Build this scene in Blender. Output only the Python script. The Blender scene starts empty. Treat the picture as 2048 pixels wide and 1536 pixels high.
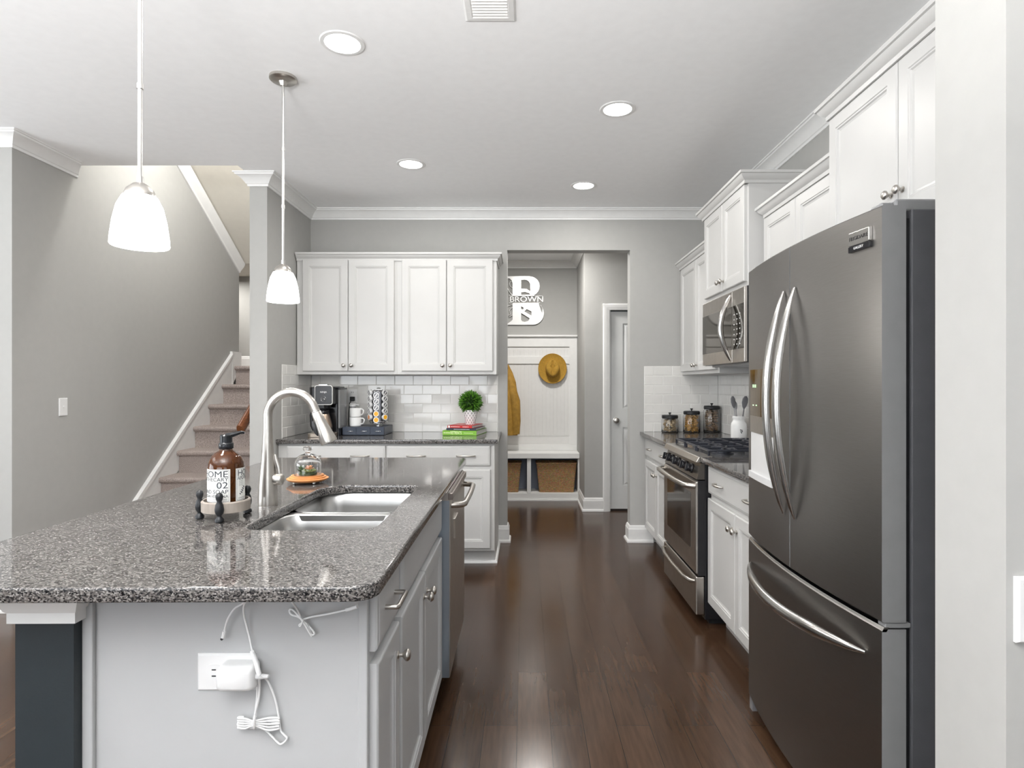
import bpy, bmesh, math, random
from mathutils import Matrix, Vector
random.seed(7)
R = math.radians
SC = bpy.context.scene
COL = SC.collection

# ---------------------------------------------------------------- camera, world, exposure, big lights
EYE = 1.309
cd = bpy.data.cameras.new('camera'); cam = bpy.data.objects.new('camera', cd); COL.objects.link(cam)
cam.location = (0, 0, EYE); cam.rotation_euler = (R(90), 0, 0)
cd.sensor_width = 36; cd.lens = 36*1200/2048; cd.shift_x = -26/2048; cd.clip_start = .02
SC.camera = cam
SC.view_settings.view_transform = 'Standard'; SC.view_settings.look = 'None'
SC.view_settings.gamma = 1; SC.view_settings.use_curve_mapping = False
SC.view_settings.exposure = 0.2
w = bpy.data.worlds.new('World'); SC.world = w; w.use_nodes = True
wb = w.node_tree.nodes['Background']; wb.inputs[0].default_value = (.80, .90, 1, 1); wb.inputs[1].default_value = .7

def lamp(name, kind, loc, power, rot=(0, 0, 0), color=(1, 1, 1), **kw):
    l = bpy.data.lights.new(name, kind); l.energy = power; l.color = color
    for k, v in kw.items(): setattr(l, k, v)
    o = bpy.data.objects.new(name, l); COL.objects.link(o); o.location = loc; o.rotation_euler = rot
    return o
# unseen fills added at assumed windows behind the camera and far left, tilted up
lamp('daylight_fill', 'AREA', (-2.6, -3.85, 1.4), 130, (R(150), 0, 0), (.93, .965, 1), shape='RECTANGLE', size=3.6, size_y=2.0)
lamp('daylight_fill', 'AREA', (1.3, -3.85, 1.4), 45, (R(150), 0, 0), (.93, .965, 1), shape='RECTANGLE', size=2.0, size_y=2.0)
lamp('daylight_fill', 'AREA', (-5.35, .6, 1.4), 130, (R(148), 0, R(-90)), (.94, .97, 1), shape='RECTANGLE', size=3.2, size_y=2.0)
# unseen fill lights behind the camera, added to brighten the ceiling from below
lamp('ceiling_fill', 'AREA', (-.7, -.3, 1.75), 180, (R(180), 0, 0), (1, .995, .985), shape='DISK', size=.5)
lamp('ceiling_fill', 'AREA', (-3.3, -.6, 1.75), 60, (R(180), 0, 0), (1, .995, .985), shape='DISK', size=.5)

# ---------------------------------------------------------------- materials
MATS = {}
def mat(name, col, rough=.5, metal=0, var=0, vscale=20, bump=0, bscale=200, coat=0, emit=0, trans=0, ior=1.45, stretch=None, spec=None, aniso=0):
    if name in MATS: return MATS[name]
    m = bpy.data.materials.new(name); m.use_nodes = True; nt = m.node_tree; N = nt.nodes; L = nt.links
    b = N['Principled BSDF']; c = (*col, 1) if len(col) == 3 else col
    b.inputs['Base Color'].default_value = c; b.inputs['Roughness'].default_value = rough
    b.inputs['Metallic'].default_value = metal; b.inputs['Coat Weight'].default_value = coat
    b.inputs['IOR'].default_value = ior; b.inputs['Transmission Weight'].default_value = trans
    if spec is not None: b.inputs['Specular IOR Level'].default_value = spec
    if aniso: b.inputs['Anisotropic'].default_value = aniso
    if emit: b.inputs['Emission Color'].default_value = c; b.inputs['Emission Strength'].default_value = emit
    tc = N.new('ShaderNodeTexCoord'); mp = N.new('ShaderNodeMapping'); L.new(tc.outputs['Object'], mp.inputs[0])
    if stretch: mp.inputs['Scale'].default_value = stretch
    no = N.new('ShaderNodeTexNoise'); no.inputs['Scale'].default_value = vscale; no.inputs['Detail'].default_value = 5
    L.new(mp.outputs[0], no.inputs['Vector'])
    rp = N.new('ShaderNodeValToRGB'); e = rp.color_ramp.elements
    v = max(var, .015)
    e[0].position = .3; e[1].position = .7
    e[0].color = (*[max(0, x*(1-v)) for x in c[:3]], 1); e[1].color = (*[min(1, x*(1+v)) for x in c[:3]], 1)
    L.new(no.outputs['Fac'], rp.inputs[0]); L.new(rp.outputs[0], b.inputs['Base Color'])
    if bump:
        n2 = N.new('ShaderNodeTexNoise'); n2.inputs['Scale'].default_value = bscale; n2.inputs['Detail'].default_value = 3
        L.new(mp.outputs[0], n2.inputs['Vector'])
        bp = N.new('ShaderNodeBump'); bp.inputs['Strength'].default_value = bump; bp.inputs['Distance'].default_value = .002
        L.new(n2.outputs['Fac'], bp.inputs['Height']); L.new(bp.outputs[0], b.inputs['Normal'])
    MATS[name] = m
    return m

wall_m = mat('wall_paint', (.41, .407, .392), .85, var=.008)
ceil_m = mat('ceiling_paint', (.93, .935, .94), .9, var=.004)
trim_m = mat('white_trim', (.80, .80, .79), .35, var=.01)
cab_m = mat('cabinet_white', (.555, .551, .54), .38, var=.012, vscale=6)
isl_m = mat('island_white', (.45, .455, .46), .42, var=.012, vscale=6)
char_m = mat('charcoal_paint', (.015, .021, .025), .55, var=.06, bump=.15, bscale=300)
nick_m = mat('brushed_nickel', (.54, .515, .48), .30, 1, var=.05, vscale=60)
chrome_m = mat('chrome', (.75, .75, .75), .1, 1)
steel_m = mat('stainless_steel', (.52, .49, .455), .3, 1, var=.05, vscale=30, stretch=(1, 40, 1), bump=.02, bscale=60, aniso=.4)
sink_m = mat('sink_steel', (.46, .46, .455), .30, 1, var=.05, vscale=25, stretch=(1, 1, 40))
fsteel_m = mat('black_stainless', (.265, .254, .244), .34, 1, var=.04, vscale=25, stretch=(1, 1, 30), bump=.015, bscale=400)
fside_m = mat('fridge_grey_side', (.24, .24, .245), .45, .2, var=.03)
fbody_m = mat('fridge_dark_body', (.085, .086, .094), .5, .1, var=.05, bump=.2, bscale=500)
fhand_m = mat('fridge_handle_steel', (.50, .49, .475), .22, 1, var=.03)
black_m = mat('black_enamel', (.012, .012, .014), .18, var=.05)
blackm_m = mat('black_matte', (.010, .0105, .012), .5, var=.1)
iron_m = mat('cast_iron', (.018, .02, .028), .38, var=.1, bump=.2, bscale=300)
dglass_m = mat('dark_glass', (.03, .024, .02), .04, spec=.8)
mglass_m = mat('microwave_glass', (.10, .092, .08), .05, .85)
plas_m = mat('white_plastic', (.80, .80, .80), .35)
glass_m = mat('clear_glass', (1, 1, 1), .0, trans=1, ior=1.45)
amber_m = mat('amber_glass', (.085, .024, .004), .03, trans=.45, ior=1.45)
soap_m = mat('soap_liquid', (.05, .02, .006), .2)
ceramic_m = mat('white_ceramic', (.82, .82, .81), .15)
carpet_m = mat('stair_carpet', (.36, .305, .28), .98, var=.55, vscale=220, bump=1.0, bscale=260)
oak_m = mat('stained_oak', (.16, .055, .02), .35, var=.3, vscale=12, stretch=(10, 1, 10))
terra_m = mat('orange_wood', (.52, .22, .075), .45, var=.15, vscale=30)
greyw_m = mat('grey_wood', (.27, .235, .205), .6, var=.15, vscale=60, stretch=(1, 1, .2))
navy_m = mat('navy_case', (.025, .034, .055), .35, var=.05)
gold_m = mat('mustard_felt', (.42, .24, .035), .9, var=.12, vscale=60, bump=.4, bscale=400)
coat_m = mat('tan_coat_cloth', (.36, .20, .03), .7, var=.18, vscale=25, bump=.4, bscale=60)
wht_m = mat('paper_white', (.80, .80, .79), .6)
ink_m = mat('ink', (.03, .035, .045), .6)
alum_m = mat('white_metal_sign', (.85, .85, .84), .3, .3)
bench_m = mat('bench_white', (.78, .78, .765), .4)
cubby_m = mat('cubby_grey_blue', (.27, .30, .37), .7)
lamp_m = mat('lit_glass_shade', (1, .99, .96), .3, emit=5.0)
disc_m = mat('lit_downlight', (1, .98, .95), .3, emit=14.0)
rod_m = mat('satin_nickel_rod', (.70, .69, .67), .3, 1)

def granite(name, seed, tone=1.0):
    m = bpy.data.materials.new(name); m.use_nodes = True; nt = m.node_tree; N = nt.nodes; L = nt.links
    b = N['Principled BSDF']; b.inputs['Roughness'].default_value = .07; b.inputs['Specular IOR Level'].default_value = .62
    tc = N.new('ShaderNodeTexCoord'); mp = N.new('ShaderNodeMapping'); L.new(tc.outputs['Object'], mp.inputs[0])
    mp.inputs['Location'].default_value = (seed, seed*2, 0); mp.inputs['Rotation'].default_value = (0, 0, .5); mp.inputs['Scale'].default_value = (1, 1.6, 1.3)
    vo = N.new('ShaderNodeTexVoronoi'); vo.inputs['Scale'].default_value = 300
    L.new(mp.outputs[0], vo.inputs['Vector'])
    sep = N.new('ShaderNodeSeparateColor'); L.new(vo.outputs['Color'], sep.inputs[0])
    no = N.new('ShaderNodeTexNoise'); no.inputs['Scale'].default_value = 110; no.inputs['Detail'].default_value = 4
    L.new(mp.outputs[0], no.inputs['Vector'])
    mx = N.new('ShaderNodeMath'); mx.operation = 'MULTIPLY_ADD'; mx.inputs[1].default_value = .62; L.new(sep.outputs[0], mx.inputs[0])
    m2 = N.new('ShaderNodeMath'); m2.operation = 'MULTIPLY'; m2.inputs[1].default_value = .40; L.new(no.outputs['Fac'], m2.inputs[0])
    L.new(m2.outputs[0], mx.inputs[2])
    rp = N.new('ShaderNodeValToRGB'); cr = rp.color_ramp; L.new(mx.outputs[0], rp.inputs[0])
    stops = [(.22, (.006, .007, .010)), (.34, (.045, .045, .048)), (.47, (.15, .138, .132)), (.60, (.24, .22, .207)), (.72, (.40, .375, .36)), (.86, (.60, .57, .55))]
    cr.elements[0].position = stops[0][0]; cr.elements[0].color = (*stops[0][1], 1)
    cr.elements[1].position = stops[-1][0]; cr.elements[1].color = (*stops[-1][1], 1)
    for p, c in stops[1:-1]:
        e = cr.elements.new(p); e.color = (*c, 1)
    for e in cr.elements: e.color = (*[x*tone for x in e.color[:3]], 1)
    L.new(rp.outputs[0], b.inputs['Base Color'])
    return m
gran_m = granite('granite', 1.3, .46)
gran2_m = granite('granite_perimeter', 5.1, .50)

def floor_mat():
    m = bpy.data.materials.new('dark_plank_floor'); m.use_nodes = True; nt = m.node_tree; N = nt.nodes; L = nt.links
    b = N['Principled BSDF']
    tc = N.new('ShaderNodeTexCoord'); mp = N.new('ShaderNodeMapping'); L.new(tc.outputs['Object'], mp.inputs[0])
    mp.inputs['Rotation'].default_value = (0, 0, R(90)); mp.inputs['Location'].default_value = (0, .03, 0)
    br = N.new('ShaderNodeTexBrick'); L.new(mp.outputs[0], br.inputs['Vector'])
    br.inputs['Scale'].default_value = 1; br.inputs['Brick Width'].default_value = 1.15; br.inputs['Row Height'].default_value = .127
    br.inputs['Mortar Size'].default_value = .0011; br.inputs['Mortar Smooth'].default_value = .2; br.offset = .37; br.offset_frequency = 2
    br.inputs['Color1'].default_value = (.066, .036, .021, 1); br.inputs['Color2'].default_value = (.046, .0245, .014, 1)
    br.inputs['Mortar'].default_value = (.008, .005, .004, 1)
    mp2 = N.new('ShaderNodeMapping'); mp2.inputs['Scale'].default_value = (30, 2.5, 30); L.new(tc.outputs['Object'], mp2.inputs[0])
    no = N.new('ShaderNodeTexNoise'); no.inputs['Scale'].default_value = 2; no.inputs['Detail'].default_value = 8; L.new(mp2.outputs[0], no.inputs['Vector'])
    rp = N.new('ShaderNodeValToRGB'); rp.color_ramp.elements[0].color = (.78, .78, .78, 1); rp.color_ramp.elements[1].color = (1.2, 1.19, 1.17, 1)
    rp.color_ramp.elements[0].position = .35; rp.color_ramp.elements[1].position = .7
    L.new(no.outputs['Fac'], rp.inputs[0])
    mx = N.new('ShaderNodeMix'); mx.data_type = 'RGBA'; mx.blend_type = 'MULTIPLY'; mx.inputs[0].default_value = 1
    L.new(br.outputs['Color'], mx.inputs[6]); L.new(rp.outputs[0], mx.inputs[7]); L.new(mx.outputs[2], b.inputs['Base Color'])
    n3 = N.new('ShaderNodeTexNoise'); n3.inputs['Scale'].default_value = 5; L.new(tc.outputs['Object'], n3.inputs['Vector'])
    mr = N.new('ShaderNodeMapRange'); mr.inputs['To Min'].default_value = .15; mr.inputs['To Max'].default_value = .23
    L.new(n3.outputs['Fac'], mr.inputs[0]); L.new(mr.outputs[0], b.inputs['Roughness'])
    bp = N.new('ShaderNodeBump'); bp.inputs['Strength'].default_value = .35; bp.inputs['Distance'].default_value = .002; bp.invert = True
    L.new(br.outputs['Fac'], bp.inputs['Height'])
    n4 = N.new('ShaderNodeTexNoise'); n4.inputs['Scale'].default_value = 14; n4.inputs['Detail'].default_value = 3; L.new(tc.outputs['Object'], n4.inputs['Vector'])
    b2 = N.new('ShaderNodeBump'); b2.inputs['Strength'].default_value = .035; b2.inputs['Distance'].default_value = .004
    L.new(n4.outputs['Fac'], b2.inputs['Height']); L.new(bp.outputs[0], b2.inputs['Normal']); L.new(b2.outputs[0], b.inputs['Normal'])
    b.inputs['Specular IOR Level'].default_value = .32
    return m
floor_m = floor_mat()

def wicker():
    m = bpy.data.materials.new('woven_rush'); m.use_nodes = True; nt = m.node_tree; N = nt.nodes; L = nt.links
    b = N['Principled BSDF']; b.inputs['Roughness'].default_value = .7
    tc = N.new('ShaderNodeTexCoord')
    mp = N.new('ShaderNodeMapping'); L.new(tc.outputs['Object'], mp.inputs[0]); mp.inputs['Rotation'].default_value = (R(90), 0, 0)
    br = N.new('ShaderNodeTexBrick'); br.inputs['Scale'].default_value = 1; br.inputs['Brick Width'].default_value = .021; br.inputs['Row Height'].default_value = .0095
    br.inputs['Mortar Size'].default_value = .0022; br.inputs['Mortar Smooth'].default_value = 1
    br.inputs['Color1'].default_value = (.62, .38, .18, 1); br.inputs['Color2'].default_value = (.50, .28, .12, 1); br.inputs['Mortar'].default_value = (.20, .10, .04, 1)
    nd = N.new('ShaderNodeTexNoise'); nd.inputs['Scale'].default_value = 45; L.new(mp.outputs[0], nd.inputs['Vector'])
    vm = N.new('ShaderNodeVectorMath'); vm.operation = 'MULTIPLY_ADD'; vm.inputs[1].default_value = (.014, .010, .0); L.new(nd.outputs['Color'], vm.inputs[0]); L.new(mp.outputs[0], vm.inputs[2])
    L.new(vm.outputs[0], br.inputs['Vector'])
    no = N.new('ShaderNodeTexNoise'); no.inputs['Scale'].default_value = 60; L.new(tc.outputs['Object'], no.inputs['Vector'])
    mx = N.new('ShaderNodeMix'); mx.data_type = 'RGBA'; mx.blend_type = 'OVERLAY'; mx.inputs[0].default_value = .6
    L.new(br.outputs['Color'], mx.inputs[6]); L.new(no.outputs['Color'], mx.inputs[7]); L.new(mx.outputs[2], b.inputs['Base Color'])
    bp = N.new('ShaderNodeBump'); bp.invert = True; bp.inputs['Distance'].default_value = .01; L.new(br.outputs['Fac'], bp.inputs['Height']); L.new(bp.outputs[0], b.inputs['Normal'])
    return m
wick_m = wicker()

# ---------------------------------------------------------------- object helpers
def tag(o, label=None, cat=None, group=None, kind=None):
    if label: o['label'] = label
    if cat: o['category'] = cat
    if group: o['group'] = group
    if kind: o['kind'] = kind
    return o
def thing(name, label, cat, loc=(0, 0, 0), rz=0, group=None):
    o = bpy.data.objects.new(name, None); COL.objects.link(o); o.empty_display_size = .05
    o.location = loc; o.rotation_euler = (0, 0, rz)
    return tag(o, label, cat, group)
def dup(root, loc=None, rz=None, label=None):
    r = root.copy(); COL.objects.link(r)
    if loc is not None: r.location = loc
    if rz is not None: r.rotation_euler = (0, 0, rz)
    if label: r['label'] = label
    for ch in list(root.children):
        c = ch.copy(); COL.objects.link(c); c.parent = r
        for g in list(ch.children):
            d = g.copy(); COL.objects.link(d); d.parent = c
    return r

class MB:
    def __init__(s, M=None): s.bm = bmesh.new(); s.M = M or Matrix.Identity(4); s.mi = 0
    def v(s, p): return s.bm.verts.new(s.M @ Vector(p))
    def f(s, vs):
        try:
            fa = s.bm.faces.new(vs); fa.material_index = s.mi; return fa
        except ValueError: return None
    def box(s, x0, x1, y0, y1, z0, z1):
        c = [s.v((x, y, z)) for z in (z0, z1) for y in (y0, y1) for x in (x0, x1)]
        for q in ((0, 2, 3, 1), (4, 5, 7, 6), (0, 1, 5, 4), (2, 6, 7, 3), (0, 4, 6, 2), (1, 3, 7, 5)): s.f([c[i] for i in q])
        return s
    def loft(s, rings, cap0=True, cap1=True, closed=True):
        rv = [[s.v(p) for p in r] for r in rings]
        for a, b in zip(rv, rv[1:]):
            n = len(a)
            for i in range(n if closed else n-1): s.f([a[i], a[(i+1) % n], b[(i+1) % n], b[i]])
        if cap0: s.f(rv[0][::-1])
        if cap1: s.f(rv[-1])
        return s
    def lathe(s, prof, c=(0, 0, 0), n=32, cap0=True, cap1=True):
        return s.loft([[(c[0]+r*math.cos(2*math.pi*i/n), c[1]+r*math.sin(2*math.pi*i/n), c[2]+z) for i in range(n)] for r, z in prof], cap0, cap1)
    def tube(s, pts, r, n=10, flat=None, up=None, cap=True):
        """tube through points; r number or list; flat=(a,b) scales the section"""
        P = [Vector(p) for p in pts]; k = len(P)
        rr = r if isinstance(r, (list, tuple)) else [r]*k
        rings = []; ref = Vector(up) if up else None
        for i in range(k):
            t = (P[min(i+1, k-1)]-P[max(i-1, 0)]).normalized()
            if ref is None: ref = Vector((0, 0, 1)) if abs(t.z) < .9 else Vector((1, 0, 0))
            a = t.cross(ref).normalized(); b = a.cross(t).normalized()
            if not up: ref = b
            fa, fb = flat or (1, 1)
            rings.append([P[i]+a*rr[i]*fa*math.cos(2*math.pi*j/n)+b*rr[i]*fb*math.sin(2*math.pi*j/n) for j in range(n)])
        return s.loft(rings, cap, cap)
    def prism(s, poly, axis, a, b):
        """extrude 2D polygon along axis 'x','y','z' from a to b; poly coords are the two other axes in order"""
        def P(u, v, t): return {'x': (t, u, v), 'y': (u, t, v), 'z': (u, v, t)}[axis]
        return s.loft([[P(u, v, a) for u, v in poly], [P(u, v, b) for u, v in poly]])
    def ringpanel(s, w_, h, t, rings, x=0, z=0):
        """panel standing in the local xz-plane, front towards -y at y=0; rings of (inset, depth)"""
        rs = []
        for ins, dep in rings:
            rs.append([(x+ins, dep, z+ins), (x+w_-ins, dep, z+ins), (x+w_-ins, dep, z+h-ins), (x+ins, dep, z+h-ins)])
        rs.insert(0, [(x, t, z), (x+w_, t, z), (x+w_, t, z+h), (x, t, z+h)])
        return s.loft(rs)
    def build(s, name, m, parent=None, bevel=0, smooth=False, seg=2, subsurf=0, kind=None):
        bmesh.ops.recalc_face_normals(s.bm, faces=s.bm.faces)
        me = bpy.data.meshes.new(name); s.bm.to_mesh(me); s.bm.free()
        for mm in (m if isinstance(m, (list, tuple)) else [m]): me.materials.append(mm)
        if smooth or subsurf:
            for p in me.polygons: p.use_smooth = True
            if smooth and not subsurf: me.set_sharp_from_angle(angle=R(smooth if smooth is not True else 40))
        o = bpy.data.objects.new(name, me); COL.objects.link(o)
        if parent: o.parent = parent
        if bevel:
            b = o.modifiers.new('bevel', 'BEVEL'); b.width = bevel; b.segments = seg; b.limit_method = 'ANGLE'; b.angle_limit = R(35)
            b.harden_normals = False
        if subsurf:
            q = o.modifiers.new('sub', 'SUBSURF'); q.levels = subsurf; q.render_levels = subsurf
        if kind: o['kind'] = kind
        return o
def Bx(name, m, x0, x1, y0, y1, z0, z1, parent=None, bevel=0, kind=None, M=None):
    return MB(M).box(x0, x1, y0, y1, z0, z1).build(name, m, parent, bevel, kind=kind)

def poly_curve(name, loops, thick, m, parent=None, bevel=0, M=None):
    """flat outline with holes in local xy, centred thickness along z, turned into a mesh"""
    cu = bpy.data.curves.new(name, 'CURVE'); cu.dimensions = '2D'; cu.fill_mode = 'BOTH'; cu.extrude = max(thick/2-bevel, 0)
    cu.bevel_depth = bevel; cu.bevel_resolution = 2; cu.offset = -bevel
    for lp in loops:
        sp = cu.splines.new('POLY'); sp.points.add(len(lp)-1); sp.use_cyclic_u = True
        for i, (x, y) in enumerate(lp): sp.points[i].co = (x, y, 0, 1)
    return curve_mesh(name, cu, m, parent, M)
def curve_mesh(name, cu, m, parent, M):
    t = bpy.data.objects.new(name+'_c', cu); COL.objects.link(t)
    dg = bpy.context.evaluated_depsgraph_get(); dg.update()
    me = bpy.data.meshes.new_from_object(t.evaluated_get(dg)); bpy.data.objects.remove(t); 
    me.materials.clear(); me.materials.append(m); me.name = name
    if M is not None: me.transform(M)
    o = bpy.data.objects.new(name, me); COL.objects.link(o)
    if parent: o.parent = parent
    return o
def text(name, s, size, m, M, parent=None, ext=.0004, align='CENTER', xs=1):
    cu = bpy.data.curves.new(name, 'FONT'); cu.body = s; cu.size = size; cu.extrude = ext; cu.align_x = align; cu.align_y = 'CENTER'; cu.resolution_u = 3
    return curve_mesh(name, cu, m, parent, M @ Matrix.Scale(xs, 4, (1, 0, 0)))
# text frames: facing -Y (towards the camera), facing -X
FY = lambda x, y, z: Matrix.Translation((x, y, z)) @ Matrix.Rotation(R(90), 4, 'X')
FX = lambda x, y, z: Matrix.Translation((x, y, z)) @ Matrix.Rotation(R(-90), 4, 'Z') @ Matrix.Rotation(R(90), 4, 'X')
def arc(cx, cy, r, a0, a1, n=8, ry=None):
    ry = ry or r
    return [(cx+r*math.cos(R(a0+(a1-a0)*i/n)), cy+ry*math.sin(R(a0+(a1-a0)*i/n))) for i in range(n+1)]
def rrect(x0, x1, y0, y1, r, n=6):
    rs = r if isinstance(r, (list, tuple)) else [r]*4   # sw, se, ne, nw
    return (arc(x0+rs[0], y0+rs[0], rs[0], 180, 270, n)+arc(x1-rs[1], y0+rs[1], rs[1], 270, 360, n) +
            arc(x1-rs[2], y1-rs[2], rs[2], 0, 90, n)+arc(x0+rs[3], y1-rs[3], rs[3], 90, 180, n))

# ---------------------------------------------------------------- shell
S = 'structure'
def solid(name, m, *b): return Bx(name, m, *b, kind=S)
solid('floor', floor_m, -5.6, 3.1, -4.1, 7.3, -.06, 0)
mb = MB(); mb.box(-5.6, 3.1, -4.1, 3.957, 2.75, 2.87); mb.box(-1.895, 3.1, 3.957, 7.3, 2.75, 2.87)
mb.build('ceiling', ceil_m, kind=S)
mb = MB(); mb.box(-1.775, -.147, 4.97, 5.09, 0, 2.75); mb.box(.870, 2.8, 4.97, 5.09, 0, 2.75); mb.box(-.147, .870, 4.97, 5.09, 2.418, 2.75)
mb.build('wall_back', wall_m, kind=S)
solid('wall_stair_right', wall_m, -1.895, -1.775, 4.13, 7.2, 0, 4.6)
solid('wall_left', wall_m, -3.07, -2.95, 3.45, 6.19, 0, 4.6)
solid('wall_left_return', wall_m, -5.6, -3.07, 3.45, 3.57, 0, 2.75)
solid('wall_landing_back', wall_m, -4.3, -1.895, 6.95, 7.07, 0, 4.6)
solid('wall_landing_left', wall_m, -4.3, -4.18, 3.57, 6.95, 0, 4.6)
solid('wall_right', wall_m, 1.603, 1.72, 1.29, 4.97, 0, 2.75)
solid('wall_right_stub', wall_m, .882, 3.1, 1.10, 1.29, 0, 2.75)
solid('wall_right_near', wall_m, 2.98, 3.1, -4.1, 1.10, 0, 2.75)
# rear wall and living-room side wall, with unseen windows assumed to light the room
def window_wall(name, axis, pos, thick, a0, a1, holes):
    mb = MB(); x = a0
    def b(u0, u1, z0, z1):
        if axis == 'y': mb.box(u0, u1, pos, pos+thick, z0, z1)
        else: mb.box(pos, pos+thick, u0, u1, z0, z1)
    for h0, h1, z0, z1 in holes:
        b(x, h0, 0, 2.75); b(h0, h1, 0, z0); b(h0, h1, z1, 2.75); x = h1
    b(x, a1, 0, 2.75); mb.build(name, wall_m, kind=S)
window_wall('wall_rear', 'y', -4.1, .1, -5.6, 3.1, [(-4.5, -.8, .35, 2.4), (.3, 2.4, .35, 2.4)])
window_wall('wall_left_far', 'x', -5.6, .1, -4.0, 3.45, [(-1.0, 2.3, .35, 2.4)])  # far-left window opening added, out of view
def window_frame(name, axis, pos, a0, a1, z0, z1, n):  # frames of the assumed windows, none in view
    mb = MB()
    def b(u0, u1, w0, w1):
        if axis == 'y': mb.box(u0, u1, pos, pos+.06, w0, w1)
        else: mb.box(pos, pos+.06, u0, u1, w0, w1)
    b(a0, a1, z0, z0+.06); b(a0, a1, z1-.06, z1)
    for i in range(n+1):
        u = a0+(a1-a0-.06)*i/n; b(u, u+.06, z0+.06, z1-.06)
    u = (z0+z1)/2; 
    for i in range(n):
        u0 = a0+(a1-a0-.06)*i/n+.06; u1 = a0+(a1-a0-.06)*(i+1)/n; b(u0, u1, u-.02, u+.02)
    mb.build(name, trim_m, kind=S)
window_frame('assumed_window_1', 'y', -4.08, -4.5, -.8, .35, 2.4, 3)
window_frame('assumed_window_2', 'y', -4.08, .3, 2.4, .35, 2.4, 2)
window_frame('assumed_window_3', 'x', -5.58, -1.0, 2.3, .35, 2.4, 3)
# stairwell: sloping soffit of the flight above, flat bit over the landing
mb = MB(); mb.prism([(3.957, 3.99), (6.21, 2.555), (6.95, 2.555), (6.95, 2.70), (6.25, 2.70), (3.957, 4.15)], 'x', -4.2, -1.895)
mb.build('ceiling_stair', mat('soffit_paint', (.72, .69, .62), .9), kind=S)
mb = MB(); mb.box(-4.2, -1.895, 3.84, 3.957, 2.87, 4.2); mb.build('wall_stair_front', wall_m, kind=S)
# mudroom
solid('wall_mudroom_back', wall_m, -1.775, .73, 7.05, 7.17, 0, 2.75)
solid('wall_mudroom_side', wall_m, .612, .73, 6.17, 7.05, 0, 2.75)
mb = MB(); mb.box(.73, .866, 6.17, 6.29, 0, 2.75); mb.box(.866, 1.64, 6.17, 6.29, 2.07, 2.75); mb.box(1.64, 2.8, 6.17, 6.29, 0, 2.75)
mb.build('wall_mudroom_front', wall_m, kind=S)
solid('wall_mudroom_right', wall_m, 2.7, 2.8, 5.09, 6.17, 0, 2.75)
solid('wall_closet', wall_m, .73, 1.8, 6.9, 7.0, 0, 2.75)

# mouldings: profile of (out, z) swept along a straight run, mitred at the ends
def run(name, prof, p0, p1, out, m, k0=0, k1=0, kind=S, parent=None, slope=None, mbx=None):
    p0 = Vector(p0); p1 = Vector(p1); d = (p1-p0).normalized(); n = Vector(out)
    rings = []
    for p, k, sg in ((p0, k0, -1), (p1, k1, 1)):
        rings.append([p+n*o_+Vector((0, 0, z))+d*(sg*k*o_) for o_, z in prof])
    if mbx is not None: mbx.loft(rings); return
    return MB().loft(rings).build(name, m, parent, kind=kind)
BASE = [(0, 0), (.028, 0), (.028, .012), (.022, .022), (.016, .024), (.016, .108), (.012, .116), (.012, .122), (.006, .136), (0, .14)]
CROWN = [(0, 0), (0, -.083), (.010, -.083), (.012, -.070), (.018, -.066), (.022, -.058), (.040, -.034), (.056, -.022), (.066, -.018), (.068, -.010), (.076, -.008), (.076, 0)]
CROWN = [(o_*1.08, z*1.0) for o_, z in CROWN]
def multi(name, prof, runs, m, **kw):
    b = MB()
    for p0, p1, out, k0, k1 in runs: run('', prof, p0, p1, out, m, k0, k1, mbx=b)
    return b.build(name, m, smooth=25, kind=kw.get('kind', S), parent=kw.get('parent'))
cz = 2.75
multi('trim_1', CROWN, [((-1.775, 4.97, cz), (1.603, 4.97, cz), (0, -1, 0), -1, -1),
                        ((-1.775, 4.13, cz), (-1.775, 4.97, cz), (1, 0, 0), 1, -1),
                        ((-1.895, 4.13, cz), (-1.775, 4.13, cz), (0, -1, 0), 1, 1),
                        ((1.603, 1.29, cz), (1.603, 4.97, cz), (-1, 0, 0), 0, -1)], trim_m)
multi('trim_2', CROWN, [((-5.5, 3.45, cz), (-2.95, 3.45, cz), (0, -1, 0), 0, 1),
                        ((-2.95, 3.45, cz), (-2.95, 3.957, cz), (1, 0, 0), 1, -.9)], trim_m)
multi('trim_3', CROWN, [((-1.775, 7.05, cz), (.612, 7.05, cz), (0, -1, 0), -1, -1), ((.612, 6.17, cz), (.612, 7.05, cz), (-1, 0, 0), 0, -1)], trim_m)
# sloping crown under the stair soffit, on the left wall
b = MB(); pr = [(0, .0), (.012, -.0), (.018, .02), (.05, .06), (.062, .085), (.062, .10), (0, .10)]
def soff(y): return 3.99-.6369*(y-3.957)
rings = [[(-2.95+o_, y, soff(y)-.115+z) for o_, z in pr] for y in (3.96, 6.19)]
b.loft(rings).build('trim_4', trim_m, kind=S)
multi('baseboard_back', BASE, [((-.2186, 4.97, 0), (-.147, 4.97, 0), (0, -1, 0), 0, 1), ((-.147, 4.97, 0), (-.147, 5.09, 0), (1, 0, 0), 1, 1),
                               ((.870, 4.97, 0), (1.06, 4.97, 0), (0, -1, 0), 1, 0), ((.870, 4.97, 0), (.870, 5.09, 0), (-1, 0, 0), 1, 1)], trim_m)
multi('baseboard_mudroom', BASE, [((.612, 6.17, 0), (.805, 6.17, 0), (0, -1, 0), 1, 0), ((.612, 6.17, 0), (.612, 6.72, 0), (-1, 0, 0), 1, 0), ((1.70, 6.17, 0), (2.7, 6.17, 0), (0, -1, 0), 0, 0)], trim_m)
multi('baseboard_left', BASE, [((-5.5, 3.45, 0), (-2.95, 3.45, 0), (0, -1, 0), 0, 1), ((-2.95, 3.45, 0), (-2.95, 4.1, 0), (1, 0, 0), 1, 0)], trim_m)
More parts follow.
